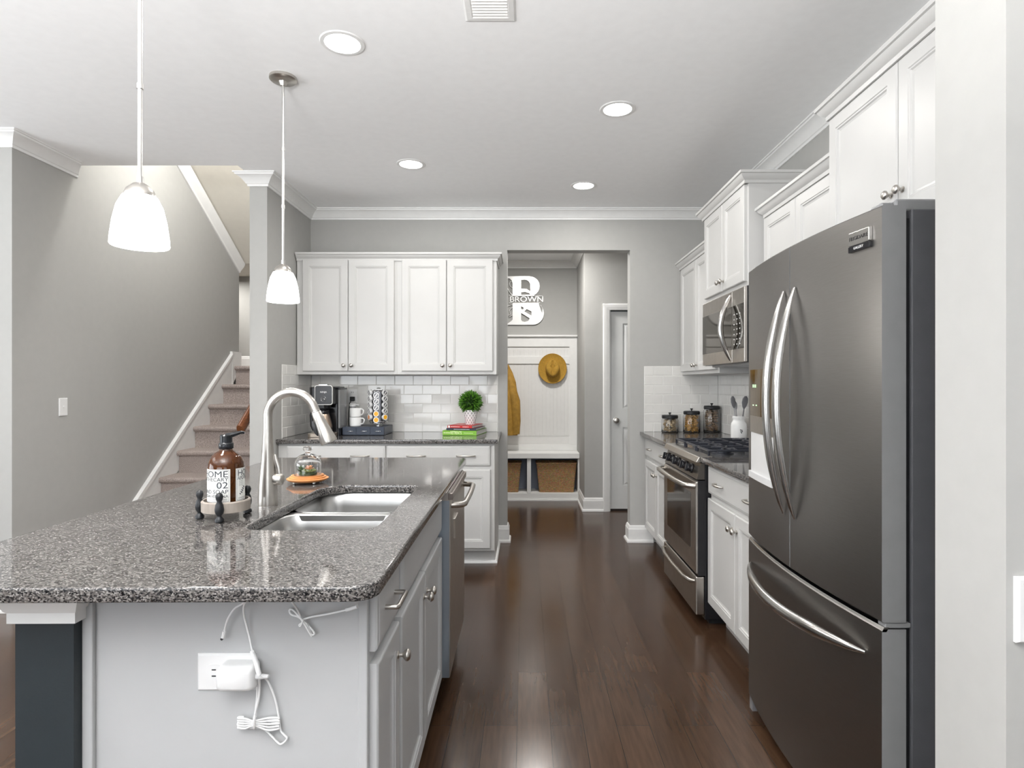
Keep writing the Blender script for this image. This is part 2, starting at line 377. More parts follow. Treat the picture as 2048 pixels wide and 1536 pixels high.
multi('baseboard_right', BASE, [((.882, 1.10, 0), (2.98, 1.10, 0), (0, -1, 0), 1, 0), ((.882, 1.10, 0), (.882, 1.29, 0), (-1, 0, 0), 1, 0)], trim_m)
multi('baseboard_pier', BASE, [((-1.895, 4.13, 0), (-1.775, 4.13, 0), (0, -1, 0), 1, 0)], trim_m)
# stair skirt board up the left wall and level baseboard at the landing
b = MB()
b.prism([(4.02, .0), (4.55, .0), (6.03, 1.10), (6.03, 1.612), (5.99, 1.60), (4.02, -.02+.0)], 'x', -2.95, -2.928)
b.prism([(4.05, .02), (6.0, 1.585), (6.0, 1.612), (4.02, .045)], 'x', -2.95, -2.918)
b.prism([(6.0, 1.30), (6.19, 1.49), (6.19, 1.635), (6.0, 1.635)], 'x', -2.95, -2.925)
b.build('trim_5', trim_m, kind=S)
multi('baseboard_landing', BASE, [((-4.1, 6.95, 1.492), (-1.895, 6.95, 1.492), (0, -1, 0), 0, 0)], trim_m)

# stairs: carpeted steps
st = thing('staircase', 'carpeted staircase climbing behind the left wall of the kitchen', 'stairs', (-2.42, 4.3, 0))
for i in range(8):
    y = .249*i; z = .1865*(i+1)
    yb = y+.249+.03 if i < 7 else 6.935-4.3
    b = MB(); pr = [(y+.03, z-.1865), (y+.03, z-.045), (y+.008, z-.042), (y-.004, z-.03), (y-.006, z-.014), (y+.002, z-.003), (y+.015, z), (yb, z), (yb, z-.1865)]
    x0 = -.508 if i < 7 else -1.76
    if i == 7:
        b.prism(pr, 'x', -.508, .525); b.box(-1.74, -.508, 6.19-4.3+.01, yb, z-.1865, z)
    else: b.prism(pr, 'x', -.508, .525)
    b.build('step', carpet_m, st, smooth=50)
b = MB(); b.tube([(-1.975, 4.16, .99), (-1.975, 4.22, 1.035), (-1.975, 5.9, 2.31)], .033, 8, flat=(.8, 1.3))
hr = thing('stair_handrail', 'dark stained wooden handrail on the wall beside the stairs', 'handrail', (0, 0, 0))
b.build('rail', oak_m, hr, bevel=.004)
for y in (4.35, 5.6):
    b = MB(); b.tube([(-1.895, y, .95+.759*(y-4.22)), (-1.945, y, .96+.759*(y-4.22)), (-1.975, y, 1.0+.759*(y-4.22))], .009, 8); b.build('bracket', nick_m, hr)

# interior door in the mudroom
dr = thing('door_1', 'white two-panel interior door with round knob in the mudroom', 'door', (.866, 6.20, 0)); dr['kind'] = S
b = MB(Matrix.Identity(4)); W = .774
b.box(.012, W-.012, .012, .045, .02, 2.055)
for x0, x1 in ((.012, .145), (W/2-.055, W/2+.055), (W-.145, W-.012)): b.box(x0, x1, .0, .013, .02, 2.055)
for z0, z1 in ((.02, .26), (.86, 1.06), (1.935, 2.055)):
    for x0, x1 in ((.145, W/2-.055), (W/2+.055, W-.145)): b.box(x0, x1, .0, .013, z0, z1)
for z0, z1 in ((.26, .86), (1.06, 1.935)):
    for x0, x1 in ((.145, W/2-.055), (W/2+.055, W-.145)):
        b.ringpanel(x1-x0, z1-z0, .013, [(.0, .010), (.012, .010), (.035, .003)], x0, z0)
b.build('door_leaf', mat('door_paint', (.66, .67, .665), .35), dr)
b = MB(Matrix.Rotation(R(90), 4, 'X')); b.lathe([(.03, 0), (.03, .006), (.012, .01), (.012, .03), (.026, .04), (.03, .052), (.026, .066), (.010, .072)], (.072, .935, 0), 24)
b.build('knob', nick_m, dr, smooth=True)
CAS = [(0, 0), (.065, 0), (.065, .010), (.055, .018), (.03, .016), (.01, .012), (0, .010)]
b = MB()
def casing(x, sgn): b.loft([[(x+sgn*u, 6.17-v, z) for u, v in CAS] for z in (0, 2.135)])
casing(.866, -1); casing(1.64, 1)
b.loft([[(x, 6.17-v, 2.07+u) for u, v in CAS] for x in (.80, 1.706)])
b.box(.866, .878, 6.17, 6.25, 0, 2.07); b.box(1.628, 1.64, 6.17, 6.25, 0, 2.07)
b.build('trim_6', trim_m, kind=S)

# switch and outlet plates
def plate(name, label, M, w_=.07, h=.115, kind='switch', cat='light switch', beveled=False):
    t = thing(name, label, cat)
    b = MB(M)
    if beveled: b.ringpanel(w_, h, .0, [(0, -.006), (.004, -.011), (.010, -.011), (.014, -.006), (.018, -.006)], -w_/2, -h/2)
    else: b.ringpanel(w_, h, 0, [(0, -.002), (.004, -.006)], -w_/2, -h/2)
    b.build('cover_plate', plas_m, t)
    b = MB(M)
    if kind == 'switch':
        b.box(-.005, .005, -.0065, -.006, -.012, .012); b.prism([(-.008, -.004), (-.016, .002), (-.006, .006)], 'x', -.004, .004) if 0 else b.box(-.004, .004, -.014, -.006, -.001, .007)
        b.build('toggle', plas_m, t, bevel=.001)
    elif kind == 'rocker':
        b.box(-.017, .017, -.013, -.006, -.033, .033); b.build('rocker', plas_m, t, bevel=.002)
    else:
        for z in (-.026, .026):
            b.loft([[(x, y_, zz) for x, zz in rrect(-.0175, .0175, z-.0155, z+.0155, .009)] for y_ in (-.005, -.0075)])
        o = b.build('receptacle', plas_m, t)
        c = MB(M)
        for z in (-.028, .028):
            c.box(-.008, -.0055, -.0079, -.0070, z-.002, z+.007); c.box(.0055, .008, -.0079, -.0070, z-.002, z+.007); 
        c.build('slots', blackm_m, o)
    return t
plate('light_switch', 'white toggle light switch on the grey wall left of the stairs', Matrix.Translation((-2.95, 3.83, 1.162)) @ Matrix.Rotation(R(90), 4, 'Z'))
plate('wall_switch', 'white rocker switch plate at the right edge beside the refrigerator wall', Matrix.Translation((.934, 1.10, .897)), .078, .12, 'rocker', 'light switch', True)
# ---------------------------------------------------------------- cabinets
DOOR = [(0, .004), (.003, .001), (.006, 0), (.052, 0), (.055, .003), (.060, .003), (.064, .008), (.072, .010), (.075, .010)]
SLAB = [(0, .008), (.004, .003), (.012, .0015), (.014, 0), (.02, 0)]
def knob(parent, x, z, y=-.02, r=.015):
    b = MB(Matrix.Translation((x, y, z)) @ Matrix.Rotation(R(90), 4, 'X'))
    b.lathe([(.010, 0), (.010, .002), (.0055, .004), (.0050, .012), (.011, .017), (r, .022), (r, .026), (.011, .031), (.004, .033)], n=20)
    return b.build('knob', nick_m, parent, smooth=50)
def pull(parent, x, z, y=-.02, L=.10):
    h = L/2
    b = MB(); b.tube([(x-h, y, z), (x-h+.001, y-.014, z), (x-h+.008, y-.022, z), (x-h*.4, y-.028, z), (x, y-.030, z), (x+h*.4, y-.028, z), (x+h-.008, y-.022, z), (x+h-.001, y-.014, z), (x+h, y, z)],
                     [.005, .005, .0055, .0055, .0055, .0055, .0055, .005, .005], 10)
    return b.build('handle', nick_m, parent, smooth=60)
def bar_pull(parent, x, z, y=-.02, L=.096):
    h = L/2; b = MB(); b.tube([(x-h, y, z), (x-h, y-.026, z), (x-h+.003, y-.029, z), (x+h-.003, y-.029, z), (x+h, y-.026, z), (x+h, y, z)], .0052, 10, flat=(1, 1.15))
    return b.build('handle', nick_m, parent, smooth=40)
def door(parent, x, z, w_, h, kn=None, m=None, name='door', y=-.02):
    b = MB(Matrix.Translation((0, y, 0))); b.ringpanel(w_, h, .02, DOOR, x, z)
    o = b.build(name, m or cab_m, parent)
    if kn: knob(o, kn[0], kn[1], y)
    return o
def drawer(parent, x, z, w_, h, pulls=(), m=None, L=.10, name='drawer_front'):
    b = MB(Matrix.Translation((0, -.02, 0))); b.ringpanel(w_, h, .02, SLAB, x, z)
    o = b.build(name, m or cab_m, parent)
    for px in pulls: (bar_pull if m is isl_m else pull)(o, px, z+h/2, L=L)
    return o
def wall_cab(label, loc, rz, w_, d, z0, z1, doors, group=None, knobz=None, m=None):
    t = thing('wall_cabinet', label, 'cabinet', loc, rz, group)
    Bx('cabinet_body', m or cab_m, 0, w_, 0, d, z0, z1, t, bevel=.0015)
    n = len(doors); kz = knobz or z0+.085
    for i, (a, c) in enumerate(doors):
        kx = c-.028 if i == 0 else a+.028
        door(t, a, z0+.025, c-a, z1-z0-.045, (kx, kz), m)
    return t
U = lambda x, d: (x-1050)*d/1200
# back wall uppers: two units
for i, (x0, x1, ds, lab) in enumerate([
        (-1.767, -.990, ((604.4, 695.3), (696.3, 788)), 'white two-door wall cabinet on the back wall above the coffee maker'),
        (-.990, -.221, ((803, 892.4), (893.6, 985.3)), 'white two-door wall cabinet on the back wall beside the mudroom opening')]):
    wall_cab(lab, (x0, 4.65, 0), 0, x1-x0, .318, 1.383, 2.29, [(U(a, 4.63)-x0, U(c, 4.63)-x0) for a, c in ds], knobz=1.452)
CCR = [(0, 0), (.008, 0), (.010, .016), (.016, .02), (.03, .034), (.034, .044), (.042, .046), (.042, .06), (0, .06)]
def cab_crown(label, runs, group=None):
    t = thing('cabinet_crown', label, 'crown molding')
    multi('molding', CCR, runs, cab_m, parent=t, kind=None)
    return t
zc = 2.262
cab_crown('white crown molding along the top of the back wall cabinets', [((-1.767, 4.648, zc), (-.221, 4.648, zc), (0, -1, 0), 0, 1), ((-.221, 4.648, zc), (-.221, 4.969, zc), (1, 0, 0), 1, 0)])
# right wall uppers (front plane = carcass, doors 2cm proud)
Rz = R(-90)
wall_cab('white two-door wall cabinet in the far right corner above the glass jars', (1.30, 4.968, 0), Rz, .955, .30, 1.383, 2.265, [(.03, .468), (.474, .925)], knobz=1.45)
wall_cab('white raised two-door wall cabinet over the microwave', (1.21, 4.01, 0), Rz, .765, .39, 1.845, 2.415, [(.022, .38), (.384, .743)], knobz=1.925)
wall_cab('white two-door wall cabinet between the microwave and the refrigerator', (1.30, 3.243, 0), Rz, .80, .30, 1.383, 2.215, [(.022, .398), (.402, .778)], knobz=1.45)
wall_cab('tall white two-door cabinet above the refrigerator', (1.255, 2.441, 0), Rz, .935, .345, 1.83, 2.40, [(.0, .447), (.452, .91)], knobz=1.945)
X_ = 1.278
cab_crown('white crown molding on the far right corner wall cabinet', [((1.283, 4.968, 2.245), (1.283, 4.012, 2.245), (-1, 0, 0), 0, 0)])
cab_crown('white crown molding on the raised cabinet over the microwave', [((1.193, 4.01, 2.395), (1.193, 3.245, 2.395), (-1, 0, 0), 1, 1), ((1.193, 3.245, 2.395), (1.60, 3.245, 2.395), (0, -1, 0), 1, 0), ((1.193, 4.01, 2.395), (1.60, 4.01, 2.395), (0, 1, 0), 1, 0)])
cab_crown('white crown molding on the wall cabinet between microwave and refrigerator', [((1.283, 3.200, 2.195), (1.283, 2.445, 2.195), (-1, 0, 0), 1, 0)])
cab_crown('white crown molding at the top of the cabinet above the refrigerator', [((1.237, 2.441, 2.38), (1.237, 1.51, 2.38), (-1, 0, 0), 1, 0), ((1.237, 2.441, 2.38), (1.60, 2.441, 2.38), (0, 1, 0), 1, 0)])

def base_cab(label, loc, rz, w_, d, doors, drawers, pulls, group=None, m=None, kn=.075, L=.10, toe=.08, false=(), hollow=False):
    t = thing('base_cabinet', label, 'cabinet', loc, rz, group); m = m or cab_m
    if hollow:
        hb_ = MB(); hb_.box(0, .018, 0, d, .11, .883); hb_.box(w_-.018, w_, 0, d, .11, .883); hb_.box(.018, w_-.018, 0, d, .11, .128)
        hb_.box(.018, w_-.018, 0, .018, .128, .883); hb_.build('cabinet_body', m, t)
    else: Bx('cabinet_body', m, 0, w_, 0, d, .11, .883, t, bevel=.0015)
    Bx('toe_kick', m, .0, w_, toe, toe+.02, 0, .11, t)
    n = len(doors)
    for i, (a, c) in enumerate(doors):
        kx = (c-.028) if (i == 0) else a+.028
        door(t, a, .13, c-a, .565, (kx, .695-kn), m)
    for i, (a, c) in enumerate(drawers):
        drawer(t, a, .722, c-a, .145, [a+(c-a)*p for p in pulls] if i not in false else (), m, L)
    return t
# back wall base cabinets
Yb = 4.315
V = lambda px: U(px, Yb-.02)
t = base_cab('white base cabinet under the back counter below the coffee maker', (-1.773, Yb, 0), 0, -.99+1.773, .65, [(V(573)+1.773, V(671)+1.773), (V(673)+1.773, V(770.5)+1.773)], [(V(573)+1.773, V(770.5)+1.773)], (.25, .745), L=.13)
t = base_cab('white base cabinet under the right end of the back counter', (-.99, Yb, 0), 0, .99-.2186, .65, [(V(773)+.99, V(876)+.99), (V(878)+.99, V(980.5)+.99)], [(V(773)+.99, V(980.5)+.99)], (.285, .765), L=.13)
multi('trim_7', [(0, 0), (.016, 0), (.016, .008), (.010, .018), (0, .020)], [((-1.77, Yb+.08, 0), (-.2186, Yb+.08, 0), (0, -1, 0), 0, 1), ((-.2186, Yb+.08, 0), (-.2186, 4.95, 0), (1, 0, 0), 1, 0)], trim_m)
Bx('side_filler', cab_m, .99-.2186-.02, .99-.2186, .1005, .65, 0, .11, t)
# right wall base cabinets
base_cab('white base cabinet in the far right corner below the glass jars', (1.005, 4.968, 0), Rz, .955, .58, [(.03, .446), (.450, .925)], [(.03, .925)], (.25, .75))
base_cab('white base cabinet between the range and the refrigerator', (1.005, 3.238, 0), Rz, .79, .58, [(.0, .416), (.420, .785)], [(.0, .785)], (.26, .80))
TURN = Matrix.Translation((-.292, 1.167, 0)) @ Matrix.Rotation(R(.55), 4, 'Z') @ Matrix.Translation((.297, -1.167, 0))
def turn2(loop): return [tuple((TURN @ Vector((x, y, 0))).xy) for x, y in loop]
def turned(*objs):
    for o in objs: o.matrix_world = TURN @ o.matrix_basis
# ---------------------------------------------------------------- countertops
def slab(name, label, loops, m, z0=.884, z1=.914):
    o = poly_curve(name, loops, z1-z0, m, None, .004, Matrix.Translation((0, 0, (z0+z1)/2)))
    return tag(o, label, 'countertop')
slab('countertop', 'dark speckled granite countertop along the back wall', [rrect(-1.773, -.196, 4.27, 4.968, [.002, .012, .002, .002])], gran2_m)
slab('countertop', 'speckled granite countertop in the far right corner under the jars', [rrect(.95, 1.60, 4.013, 4.968, .003)], gran2_m)
slab('countertop', 'speckled granite countertop between the range and the refrigerator', [rrect(.95, 1.60, 2.45, 3.243, .003)], gran2_m)
hole = rrect(-.775, -.412, 1.625, 2.345, [.06, .06, .05, .12], 8)
slab('island_countertop', 'large speckled granite island countertop with the sink cut into it', [turn2(rrect(-1.322, -.297, 1.167, 3.229, [.03, .05, .06, .03], 8)), hole[::-1]], gran_m)

# ---------------------------------------------------------------- island
isl = thing('kitchen_island', 'white kitchen island base under the large granite top', 'kitchen island', (-.65, 1.3, 0))
IM = Matrix.Translation((.65, -1.3, 0))
b = MB(IM); b.box(-.953, -.349, 1.303, 1.315, .0, .884); b.build('end_panel', isl_m, isl)
b = MB(IM); b.box(-.953, -.93, 1.290, 1.303, .0, .884); b.build('corner_trim', isl_m, isl, bevel=.003)
b = MB(IM); b.box(-.365, -.345, 1.299, 1.315, .11, .884); b.build('corner_trim', isl_m, isl, bevel=.003)
b = MB(IM); b.box(-.953, -.347, 3.12, 3.14, 0, .884); b.build('back_panel', isl_m, isl)
b = MB(IM); b.box(-1.075, -.953, 1.268, 3.13, 0, .884); b.build('pony_wall', char_m, isl)
CAP = [(0, 0), (.010, 0), (.010, .022), (.014, .026), (.022, .044), (.030, .056), (.032, .066), (.036, .067), (.036, .075), (0, .075)]
b = MB(IM)
for a, c, n_, k0, k1 in [((-1.075, 1.268, .809), (-.953, 1.268, .809), (0, -1, 0), 1, 1), ((-1.075, 1.268, .809), (-1.075, 3.13, .809), (-1, 0, 0), 1, 0), ((-.953, 1.268, .809), (-.953, 1.303, .809), (1, 0, 0), 1, 0)]:
    run('', CAP, a, c, n_, None, k0, k1, mbx=b)
b.build('cap_molding', trim_m, isl, smooth=25)
# island cabinet fronts face the aisle
Iz = R(90)
def icab(label, y0, y1, doors, drs, pulls, false=()):
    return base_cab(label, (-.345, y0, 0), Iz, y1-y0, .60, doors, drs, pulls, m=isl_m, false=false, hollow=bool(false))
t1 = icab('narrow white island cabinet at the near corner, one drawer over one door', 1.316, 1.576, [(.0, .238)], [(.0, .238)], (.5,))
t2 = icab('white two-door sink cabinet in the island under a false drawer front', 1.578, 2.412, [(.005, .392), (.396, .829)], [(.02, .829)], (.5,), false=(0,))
Bx('end_filler', isl_m, 3.03, 3.12, -.349+.0, -.345, 0, .884, None) if 0 else None
b = MB(IM); b.box(-.37, -.343, 3.032, 3.14, .0, .884); b.build('end_filler', isl_m, isl)

# under-mount double sink
sk = thing('kitchen_sink', 'stainless steel double bowl sink set into the island countertop', 'sink', (-.59, 1.98, 0))
SM = Matrix.Translation((.59, -1.98, 0))
def bowl(y0, y1, x0=-.785, x1=-.405, rr=.07):
    b = MB(SM); rings = []
    for ins, z, r_ in [(0, .8832, rr), (.004, .878, rr), (.010, .83, rr), (.016, .73, rr), (.024, .705, rr), (.045, .690, rr*.8), (.08, .686, rr*.6)]:
        rings.append([(x, y, z) for x, y in rrect(x0+ins, x1-ins, y0+ins, y1-ins, max(r_-ins*.3, .012), 8)])
    b.loft(rings, cap0=False)
    o = b.build('bowl', sink_m, sk, smooth=60)
    so = o.modifiers.new('s', 'SOLIDIFY'); so.thickness = .0015; so.offset = 1
    d = MB(SM @ Matrix.Translation(((x0+x1)/2, (y0+y1)/2, .686))); d.lathe([(.0, .002), (.03, .002), (.04, .004), (.044, .001)], n=24); d.build('drain', chrome_m, o, smooth=True)
bowl(1.612, 1.965); bowl(1.985, 2.352)
b = MB(SM); b.loft([[(x, y, z) for x, y in rrect(-.785, -.405, 1.955, 1.995, .002)] for z in (.862, .8815)]); b.build('divider', sink_m, sk, bevel=.004, seg=3)

# faucet
fc = thing('kitchen_faucet', 'brushed nickel gooseneck pull-down faucet beside the sink', 'faucet', (-.840, 1.96, .914))
b = MB(); b.lathe([(.030, 0), (.0305, .006), (.0300, .03), (.0285, .07), (.0245, .11), (.0200, .150), (.0178, .185), (.0172, .20)], n=32); b.build('body', nick_m, fc, smooth=60)
b = MB()
pts = [(0, 0, .200), (0, 0, .245)]; r_ = .078
for i in range(0, 19):
    a = R(180-i*(180-22)/18); pts.append((r_+r_*math.cos(a)*1.0, 0, .290+r_*1.0*math.sin(a)))
ex, ez = pts[-1][0], pts[-1][2]; dx, dz = math.sin(R(22)), -math.cos(R(22))
dx, dz = .40, -.916
pts.append((ex+dx*.014, 0, ez+dz*.014))
b.tube(pts, [.0172]+[.0128]*(len(pts)-1) if 0 else [.0170, .0148]+[.0142]*(len(pts)-2), 20, up=(0, 1, 0)); b.build('spout', nick_m, fc, smooth=60)
hx, hz = pts[-1][0], pts[-1][2]
b = MB(); P = lambda s: (hx+dx*s, 0, hz+dz*s)
b.tube([P(0), P(.002), P(.03), P(.07), P(.105), P(.112)], [.0142, .0152, .0175, .0220, .0268, .0258], 24, up=(0, 1, 0)); so = b.build('spray_head', nick_m, fc, smooth=60)
b = MB(); b.tube([P(.002), P(.0035)], [.0157, .0157], 20, up=(0, 1, 0)); b.build('joint_ring', blackm_m, so)
b = MB(); q = [Vector(P(s))+Vector((-.0165-.05*(s-.03)-.002, -.010, -.007)) for s in (.028, .04, .055, .07, .08)]
b.tube(q, [.002, .0075, .0085, .007, .002], 10, flat=(.8, .9)); b.build('spray_button', blackm_m, so, smooth=True)
b = MB(); b.tube([(.022, 0, .083), (.045, 0, .083), (.050, 0, .083)], [.019, .019, .014], 20); hd = b.build('handle_hub', nick_m, fc, smooth=60)
b = MB(); b.tube([(.036, 0, .098), (.032, 0, .125), (.024, 0, .150), (.022, 0, .165)], [.008, .0085, .0075, .004], 12, flat=(.6, 1.1)); b.build('lever', nick_m, hd, smooth=60)

# dishwasher in the island
dw = thing('dishwasher', 'stainless steel dishwasher in the island facing the aisle', 'dishwasher', (-.345, 2.418, 0), Iz)
b = MB(); b.box(0, .61, .005, .56, .10, .875); b.build('tub', blackm_m, dw)
b = MB(); b.prism([(-.049, .125), (-.052, .25), (-.052, .842), (-.049, .87), (-.045, .877), (.0, .877), (0, .125)], 'x', .002, .608)
o = b.build('door', [steel_m], dw, bevel=.002)
b = MB(); b.box(.0, .0035, -.047, -.002, .125, .838); b.build('door_edge', mat('dishwasher_edge', (.35, .40, .46), .3, .8), o)
b = MB(); b.box(-.0005, .6105, -.0610, -.042, .842, .869); b.build('top_cap', mat('steel_cap', (.30, .26, .24), .35, .9), o, bevel=.002)
b = MB(); b.box(.03, .585, -.046, -.012, .8772, .8785); ct = b.build('control_strip', black_m, o)
b = MB()
for i in range(11): b.box(.10+i*.04, .112+i*.04, -.036, -.028, .8785, .8789)
b.build('indicator_lights', mat('pink_led', (1, .45, .75), .4, emit=1.2), ct)
b = MB(); b.tube([(.045, -.050, .812), (.050, -.078, .812), (.062, -.095, .812), (.085, -.103, .812), (.31, -.106, .812), (.525, -.103, .812), (.548, -.095, .812), (.560, -.078, .812), (.565, -.050, .812)], .0115, 14, up=(0, 0, 1), flat=(1, 1.1))
b.build('handle', steel_m, o, smooth=60)
b = MB(); b.box(.10, .22, -.061, -.051, .66, .745); b.build('badge_plate', steel_m, o, bevel=.002)
b = MB(); b.box(.0, .61, .045, .06, 0, .11); b.build('toe_panel', black_m, dw)

turned(isl, t1, t2, dw)
# ---------------------------------------------------------------- tile backsplash
tile_m = mat('glossy_tile', (.70, .69, .665), .06, var=.03, vscale=9, bump=.10, bscale=14, spec=.6)
grout_m = mat('grout', (.76, .75, .73), .9)
TH, TW = .0775, .1535
def tiles(b, L, H, z0, off=0):
    """running bond on the local xz-plane facing -y, x 0..L"""
    rr = random.Random(3); row = 0; z = z0
    while z < z0+H-.005:
        zt = min(z+TH, z0+H)-.003
        x = -((row+off) % 2)*TW/2
        while x < L-.004:
            a, c = max(x, 0)+.0012, min(x+TW, L)-.0012
            if c-a > .006:
                t1, t2 = rr.uniform(-.0007, .0007), rr.uniform(-.0007, .0007)
                P = lambda u, v, d: b.v((u, d, v))
                e = .0022
                o4 = [P(a, z, 0), P(c, z, 0), P(c, zt, 0), P(a, zt, 0)]
                m4 = [P(a, z, -.0045), P(c, z, -.0045), P(c, zt, -.0045), P(a, zt, -.0045)]
                i4 = [P(a+e, z+e, -.006+t1), P(c-e, z+e, -.006+t2), P(c-e, zt-e, -.006-t1), P(a+e, zt-e, -.006-t2)]
                for k in range(4):
                    k2 = (k+1) % 4; b.f([o4[k], o4[k2], m4[k2], m4[k]]); b.f([m4[k], m4[k2], i4[k2], i4[k]])
                b.f([i4[0], i4[1], i4[2]]); b.f([i4[0], i4[2], i4[3]])
            x += TW
        z += TH; row += 1
def splash(label, parts):
    t = thing('tile_backsplash', label, 'backsplash')
    b = MB(); g = MB()
    for M, L, H, off in parts:
        b.M = M; tiles(b, L, H, .9145, off); g.M = M; g.box(0, L, -.0042, -.0005, .9145, .9145+H)
    b.build('tiles', tile_m, t); g.build('grout', grout_m, t)
H7 = TH*7
splash('white glossy subway tile backsplash on the back wall behind the coffee maker', [(Matrix.Translation((-1.768, 4.9690, 0)), 1.545, .4675, 0)])
splash('white subway tile backsplash on the short side wall left of the coffee maker', [(Matrix.Translation((-1.774, 4.372, 0)) @ Matrix.Rotation(R(90), 4, 'Z'), .592, .538, 1)])
splash('white subway tile backsplash behind the three glass jars', [(Matrix.Translation((.986, 4.969, 0)), .611, H7-.001, 1)])
splash('white subway tile backsplash on the right wall behind the range', [(Matrix.Translation((1.6020, 4.962, 0)) @ Matrix.Rotation(R(-90), 4, 'Z'), 2.51, .4675, 0)])

# ---------------------------------------------------------------- range
rg = thing('gas_range', 'stainless steel and black gas range between the right wall cabinets', 'range', (.955, 4.008, 0), Rz)
W = .758
b = MB(); b.box(0, W, .02, .625, .03, .905); b.build('body', black_m, rg, bevel=.003)
b = MB(); b.box(.03, .07, .05, .6, 0, .03); b.box(W-.07, W-.03, .05, .6, 0, .03); b.build('feet', blackm_m, rg)
b = MB(); b.box(.004, W-.004, -.028, .02, .278, .778); o = b.build('oven_door', steel_m, rg, bevel=.006)
b = MB(); b.box(.0, W, -.018, .02, .27, .785); b.build('door_surround', black_m, o)
b = MB(); b.loft([[(x, y, z) for x, z in rrect(.105, .655, .395, .705, .012)] for y in (-.027, -.0295)]); wi = b.build('window', dglass_m, o)
b = MB(); b.loft([[(x, y, z) for x, z in rrect(.099, .661, .389, .711, .015)] for y in (-.0265, -.0285)]); b.build('window_trim', steel_m, o)
b = MB(); b.tube([(.03, -.02, .752), (.034, -.055, .752), (.06, -.074, .752), (.2, -.082, .752), (.379, -.084, .752), (.558, -.082, .752), (W-.06, -.074, .752), (W-.034, -.055, .752), (W-.03, -.02, .752)], .0155, 14, up=(0, 0, 1))
b.build('handle', steel_m, o, smooth=60)
b = MB(); b.box(.004, W-.004, -.028, .02, .055, .262); o = b.build('storage_drawer', steel_m, rg, bevel=.006)
b = MB(); b.tube([(.03, -.024, .232), (.05, -.045, .228), (.15, -.058, .222), (.379, -.062, .220), (.608, -.058, .222), (W-.05, -.045, .228), (W-.03, -.024, .232)], [.008, .012, .012, .012, .012, .012, .008], 12, up=(0, 0, 1))
b.build('handle', steel_m, o, smooth=60)
b = MB(); b.prism([(-.022, .79), (.0, .878), (.03, .882), (.03, .79)], 'x', .006, W-.006); o = b.build('control_panel', mat('dark_panel_steel', (.10, .09, .08), .22, .7), rg)
kn = []
for i, x in enumerate((.075, .175, .33, .50, .62)):
    KM = Matrix.Translation((x, -.012, .833)) @ Matrix.Rotation(R(90-14), 4, 'X')
    b = MB(KM); b.lathe([(.027, 0), (.027, .006), (.022, .010), (.020, .026), (.017, .030)], n=24); b.box(-.005, .005, -.022, .022, .02, .04)
    k_ = b.build('knob', black_m, o, bevel=.002)
b = MB(); b.prism([(-.030, .884), (-.012, .914), (.06, .917), (.06, .884)], 'x', 0, W); b.build('front_rail', steel_m, rg, bevel=.003)
b = MB(); b.box(0, W, .02, .625, .884, .912); ck = b.build('cooktop', mat('cooktop_steel', (.5, .5, .51), .2, .9), rg, bevel=.003)
b = MB(); b.box(0, W, .59, .630, .9, .95); b.build('rear_vent', steel_m, rg, bevel=.005)
for x, y, r_ in ((.17, .17, .042), (.17, .46, .035), (.379, .31, .045), (.59, .17, .05), (.59, .46, .035)):
    b = MB(Matrix.Translation((x, y, .912))); b.lathe([(r_+.012, 0), (r_+.01, .006), (r_, .010), (r_, .016), (r_*.85, .018), (r_*.85, .024), (r_*.5, .027)], n=24); b.build('burner', iron_m, ck, smooth=40)
for x0, x1 in ((.02, .255), (.262, .496), (.503, .738)):
    b = MB(); zc_ = .945; y0, y1 = .05, .59
    def bar(p, q, r_=.0065): b.tube([p, q], r_, 6, flat=(1, 1.3))
    loop = rrect(x0+.006, x1-.006, y0, y1, .02, 3)
    b.tube([(x, y, zc_) for x, y in loop+loop[:1]], .0065, 6, up=(0, 0, 1))
    xm = (x0+x1)/2; bar((xm, y0, zc_), (xm, y1, zc_)); 
    for y in (.17, .32, .46): bar((x0+.006, y, zc_), (x1-.006, y, zc_))
    for x in (x0+.01, x1-.01):
        for y in (y0, .32, y1): b.tube([(x, y, zc_), (x, y, .912)], .007, 6)
    for y in (.17, .46):
        for dx_, dy_ in ((.06, .045), (-.06, .045), (.06, -.045), (-.06, -.045)):
            b.tube([(xm+dx_*1.5, y+dy_, zc_-.004), (xm+dx_, y+dy_*.7, zc_+.006), (xm+dx_*.3, y+dy_*.2, zc_)], .006, 6)
    b.build('grate', iron_m, rg, smooth=50)

# ---------------------------------------------------------------- microwave
mw = thing('microwave', 'over-the-range stainless microwave with bowed handle under the raised cabinet', 'microwave', (1.205, 4.008, 0), Rz)
b = MB(); b.box(0, W, .0, .38, 1.428, 1.843); b.build('body', black_m, mw)
b = MB(); b.box(.0, .565, -.018, .0, 1.43, 1.84); o = b.build('door', steel_m, mw, bevel=.003)
b = MB(); b.box(.004, .561, -.0195, -.017, 1.505, 1.752); b.build('window', mglass_m, o)
b = MB(); b.box(.567, W, -.018, .0, 1.43, 1.84); p_ = b.build('control_panel', steel_m, mw, bevel=.003)
b = MB(); b.box(.571, W-.003, -.0195, -.017, 1.505, 1.752); kp = b.build('keypad', mglass_m, p_)
b = MB()
for i in range(3):
    for j in range(7): b.box(.60+i*.045, .612+i*.045, -.0199, -.0195, 1.53+j*.028, 1.536+j*.028)
b.build('key_marks', plas_m, kp)
b = MB(); n = 13; pts = []; rr = []
for i in range(n):
    t_ = i/(n-1); pts.append((.545, -.020-.058*math.sin(math.pi*t_), 1.445+.375*t_)); rr.append(.006+.0105*math.sin(math.pi*t_)**.6)
b.tube(pts, rr, 14, up=(1, 0, 0), flat=(1.2, .75)) if 0 else b.tube(pts, rr, 14, flat=(1, 1))
b.build('handle', fhand_m, o, smooth=60)
